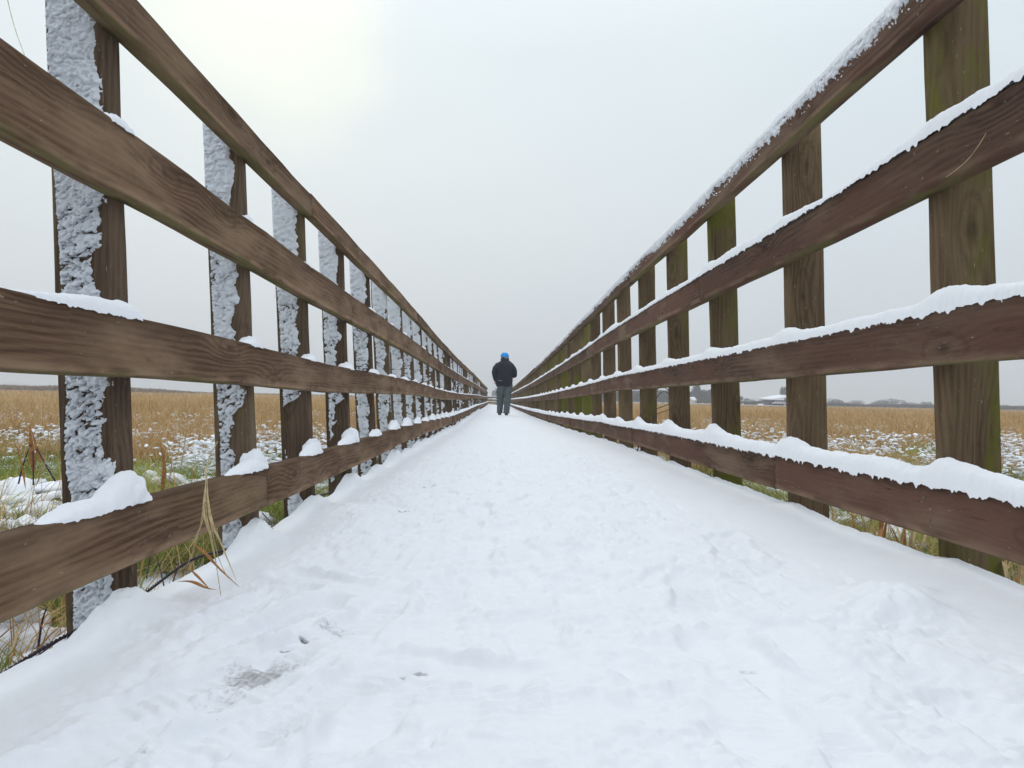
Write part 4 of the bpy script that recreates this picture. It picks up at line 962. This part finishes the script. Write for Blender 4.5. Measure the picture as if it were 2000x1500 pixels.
def person():
    D = 20.8; u0, _ = 0, 0
    foot = pix(983.5, 810.5, D); px = foot[0]
    e = empty('person', foot, 'person in a dark jacket, grey green trousers and blue hat walking away', 'person')
    t = NT('dark jacket cloth'); n = t.noise(t.obj(), 7, 5); t.put(t.b.inputs['Base Color'], t.mix(n, (.010, .011, .017), (.026, .026, .036))); t.b.inputs['Roughness'].default_value = .75
    t.put(t.b.inputs['Normal'], t.bump(t.noise(t.map(t.obj(), (1, 1, 2.2)), 9, 4, .6, .6), 1.0, .04)); M_j = t.m
    t = NT('trouser cloth'); t.put(t.b.inputs['Base Color'], t.mix(t.noise(t.obj(), 8, 4), (.078, .102, .106), (.125, .155, .158))); t.b.inputs['Roughness'].default_value = .85
    t.put(t.b.inputs['Normal'], t.bump(t.noise(t.map(t.obj(), (1, 1, 1.8)), 8, 4, .6, .6), 1.0, .04)); M_t = t.m
    M_h = plain('bright blue knitted hat', (.015, .33, .86), .85, 60, .2, .5); M_s = plain('skin', (.48, .30, .23), .5, 40, .08); M_b = plain('walking boots', (.035, .04, .045), .6, 30, .3)
    M_c = plain('grey collar lining', (.17, .17, .21), .9, 40); M_e = plain('dark hair', (.16, .13, .12), .7, 60); M_z = plain('pale reflective strip', (.30, .30, .22), .5, 40); M_eye = plain('eye', (.6, .6, .6), .3, 10)
    V = []; E = []; Rr = []
    def a(p, r, c=None):
        V.append(p); Rr.append(r)
        if c is not None: E.append((c, len(V)-1))
        return len(V)-1
    # body (faces +Y); z up from the ground
    pel = a((0, 0, .93), (.15, .11)); sp = a((0, .02, 1.12), (.14, .10), pel); ch = a((0, .03, 1.32), (.17, .11), sp); nk = a((0, .07, 1.46), .058, ch); hd0 = a((0, .11, 1.555), .078, nk); hd = a((0, .125, 1.65), .088, hd0); tp = a((0, .12, 1.70), .06, hd)
    nose = a((0, .225, 1.585), .012, hd0)
    for s in (-1, 1): a((s*.092, .11, 1.60), .014, hd0)
    arms = {}
    for s in (-1, 1):
        sh = a((s*.19, .02, 1.385), .062, ch); el = a((s*(.27 if s < 0 else .28), -.02 if s < 0 else .0, 1.17 if s < 0 else 1.14), .045, sh)
        wr = a((-.25, .06, .985), .028, el) if s < 0 else a((.22, .26, 1.12), .028, el)
        pm = a((-.23, .10, .93), (.036, .02), wr) if s < 0 else a((.15, .33, 1.14), (.036, .02), wr)
        dr_ = np.array((.15, .35, -.9) if s < 0 else (-.75, .55, .25)); dr_ /= np.linalg.norm(dr_); P = np.array(V[pm]); side = np.cross(dr_, (0, 1, .2)); side /= np.linalg.norm(side)
        for j, (o_, l) in enumerate(((-.027, .065), (-.009, .075), (.009, .070), (.027, .055))):
            b0 = a(tuple(P+side*o_+dr_*.035), .010, pm); b1 = a(tuple(P+side*o_+dr_*(.035+l*.55)+np.array((0, .01, 0))), .0085, b0); a(tuple(P+side*o_*.9+dr_*(.03+l*.85)+np.array((0, .028, 0))), .007, b1)
        b0 = a(tuple(P-side*.035+dr_*.0), .011, pm); a(tuple(P-side*.055+dr_*.035+np.array((0, .015, 0))), .008, b0)
    for s, fy, kx in ((-1, .10, -.095), (1, -.08, .10)):
        hp = a((s*.095, 0, .86), .095, pel); kn = a((kx, fy*.6+.03, .50), .062, hp); an = a((kx*.95-(.02 if s < 0 else .01), fy, .10), .04, kn); a((kx*.95-.02, fy+.13, .045), (.040, .03), an)
    body = skin('body', V, E, Rr, M_s, e, foot)
    for s in (-1, 1):
        m = MB(); c = foot+[s*.032, .205, 1.615]; m.tube([c-[0, .006, 0], c, c+[0, .006, 0]], [.006, .012, .006], 8); m.build('eye', M_eye, body, smooth=True)
    # jacket: a lofted torso and two sleeves
    def loft(name, rings, mat, par, nn=40, wr=.012, seed=1, cap=True):
        a_ = np.linspace(0, 2*np.pi, nn, endpoint=False); VV = []
        for (z, cx, cy, rx, ry) in rings:
            c, s = np.cos(a_), np.sin(a_); p = 2.3
            k = (np.abs(c)**p+np.abs(s)**p)**(-1/p); w = 1+wr*6*(fbm(c*2+z*3, s*2, z*7, seed, 3)-.5)
            VV.append(np.stack([foot[0]+cx+rx*c*k*w, foot[1]+cy+ry*s*k*w, 0*c+foot[2]+z+.012*np.sin(a_*3+z*9)*wr/.012], -1))
        VV = np.array(VV); m = MB(); q = [[i*nn+j, i*nn+(j+1) % nn, (i+1)*nn+(j+1) % nn, (i+1)*nn+j] for i in range(len(rings)-1) for j in range(nn)]
        V0 = VV.reshape(-1, 3); t = None
        if cap: V0 = np.vstack([V0, VV[-1].mean(0), VV[0].mean(0)]); t = [[(len(rings)-1)*nn+j, (len(rings)-1)*nn+(j+1) % nn, len(V0)-2] for j in range(nn)]+[[(j+1) % nn, j, len(V0)-1] for j in range(nn)]
        m.add(V0, q, t); return m.build(name, mat, par, smooth=True)
    R_ = [(.80, -.005, 0, .205, .15), (.83, -.005, 0, .222, .165), (.90, -.005, .0, .232, .17), (.98, 0, .0, .235, .17), (1.06, 0, .0, .235, .17), (1.14, 0, .0, .240, .17), (1.22, 0, .0, .250, .175), (1.30, 0, .0, .258, .175), (1.37, 0, .0, .262, .17), (1.42, 0, .01, .248, .158), (1.46, 0, .02, .212, .140), (1.495, .005, .035, .155, .120), (1.515, .005, .045, .128, .115), (1.54, .005, .05, .118, .112), (1.585, .005, .06, .120, .112), (1.60, .005, .065, .100, .095)]
    j = loft('jacket', R_, M_j, e, wr=.016, seed=2)
    for s in (-1, 1):
        if s < 0: P = [(-.17, 0, 1.40), (-.235, -.02, 1.31), (-.275, -.03, 1.18), (-.260, .02, 1.06), (-.235, .06, .965)]; Q = [.085, .088, .078, .066, .056]
        else: P = [(.17, 0, 1.40), (.240, -.01, 1.30), (.283, -.01, 1.165), (.275, .10, 1.115), (.235, .24, 1.12)]; Q = [.085, .088, .076, .068, .056]
        pts = curve3([np.array(p)+foot for p in P], 26); rad = np.interp(np.linspace(0, 4, 26), range(5), Q)*(1+.16*(vn(np.arange(26)*.55, s, 0, 9)-.5))
        m = MB(); m.tube(pts, rad, 16); m.build('sleeve', M_j, j, smooth=True)
    m = MB(); c = foot+[-.115, -.178, .955]; m.box(c, (.055, .006, .008)); o = m.build('pocket_strip', M_z, j); 
    loft('collar', [(1.575, .005, .065, .108, .100), (1.60, .005, .07, .104, .098), (1.625, .005, .075, .098, .092), (1.635, .005, .08, .085, .08)], M_c, j, 28, .008, 5)
    loft('hair', [(1.60, 0, .105, .078, .088), (1.63, 0, .11, .088, .098), (1.655, 0, .115, .086, .096)], M_e, body, 24, .006, 7)
    loft('hat', [(1.622, .003, .11, .110, .118), (1.65, .003, .11, .117, .122), (1.685, .003, .11, .112, .116), (1.715, .003, .108, .093, .100), (1.738, .003, .105, .066, .072), (1.750, .003, .10, .034, .038)], M_h, e, 28, .008, 8)
    # trousers: seat and two legs in one mesh
    m = MB()
    for s, fy, kx in ((-1, .10, -.092), (1, -.08, .105)):
        P = [(s*.086+.02, 0, .90), (s*.094+.02, .0, .78), (kx-.004, fy*.35+.02, .62), (kx, fy*.6+.035, .49), (kx*.98-.01, fy*.8+.01, .30), (kx*.95-.02, fy, .13), (kx*.95-.022, fy+.005, .055)]
        pts = curve3([np.array(p)+foot for p in P], 34); rad = np.interp(np.linspace(0, 6, 34), range(7), [.128, .126, .112, .099, .090, .086, .090])*(1+.14*(vn(np.arange(34)*.6, s, 0, 19)-.5))
        m.tube(pts, rad, 18)
    m.build('trousers', M_t, e, smooth=True)
    for s, fy, kx in ((-1, .10, -.092), (1, -.08, .105)):
        m = MB(); cx = kx*.95-.022
        pts = [foot+[cx, fy-.06, .05], foot+[cx, fy-.02, .06], foot+[cx, fy+.06, .055], foot+[cx-.005, fy+.14, .04], foot+[cx-.005, fy+.19, .03]]
        m.tube(curve3(pts, 12), np.interp(np.linspace(0, 4, 12), range(5), [.042, .056, .050, .044, .026]), 12)
        m.box(foot+[cx, fy+.06, .010], (.045, .13, .014)); m.build('boot', M_b, e, smooth=True)
person()

# ------------------------------------------------------------------ winter haze
def haze():
    m = MB(); m.box([0, 950, 31], [1900, 1010, 32.3])
    h = bpy.data.materials.new('haze'); h.use_nodes = True; t = h.node_tree; t.nodes.remove(t.nodes['Principled BSDF'])
    v = t.nodes.new('ShaderNodeVolumePrincipled'); v.inputs['Color'].default_value = (.89, .935, .985, 1); v.inputs['Density'].default_value = .0015; v.inputs['Anisotropy'].default_value = .1
    t.links.new(v.outputs[0], t.nodes['Material Output'].inputs['Volume'])
    tag(m.build('haze', h), 'thin winter haze over the marsh', kind='stuff')
haze()
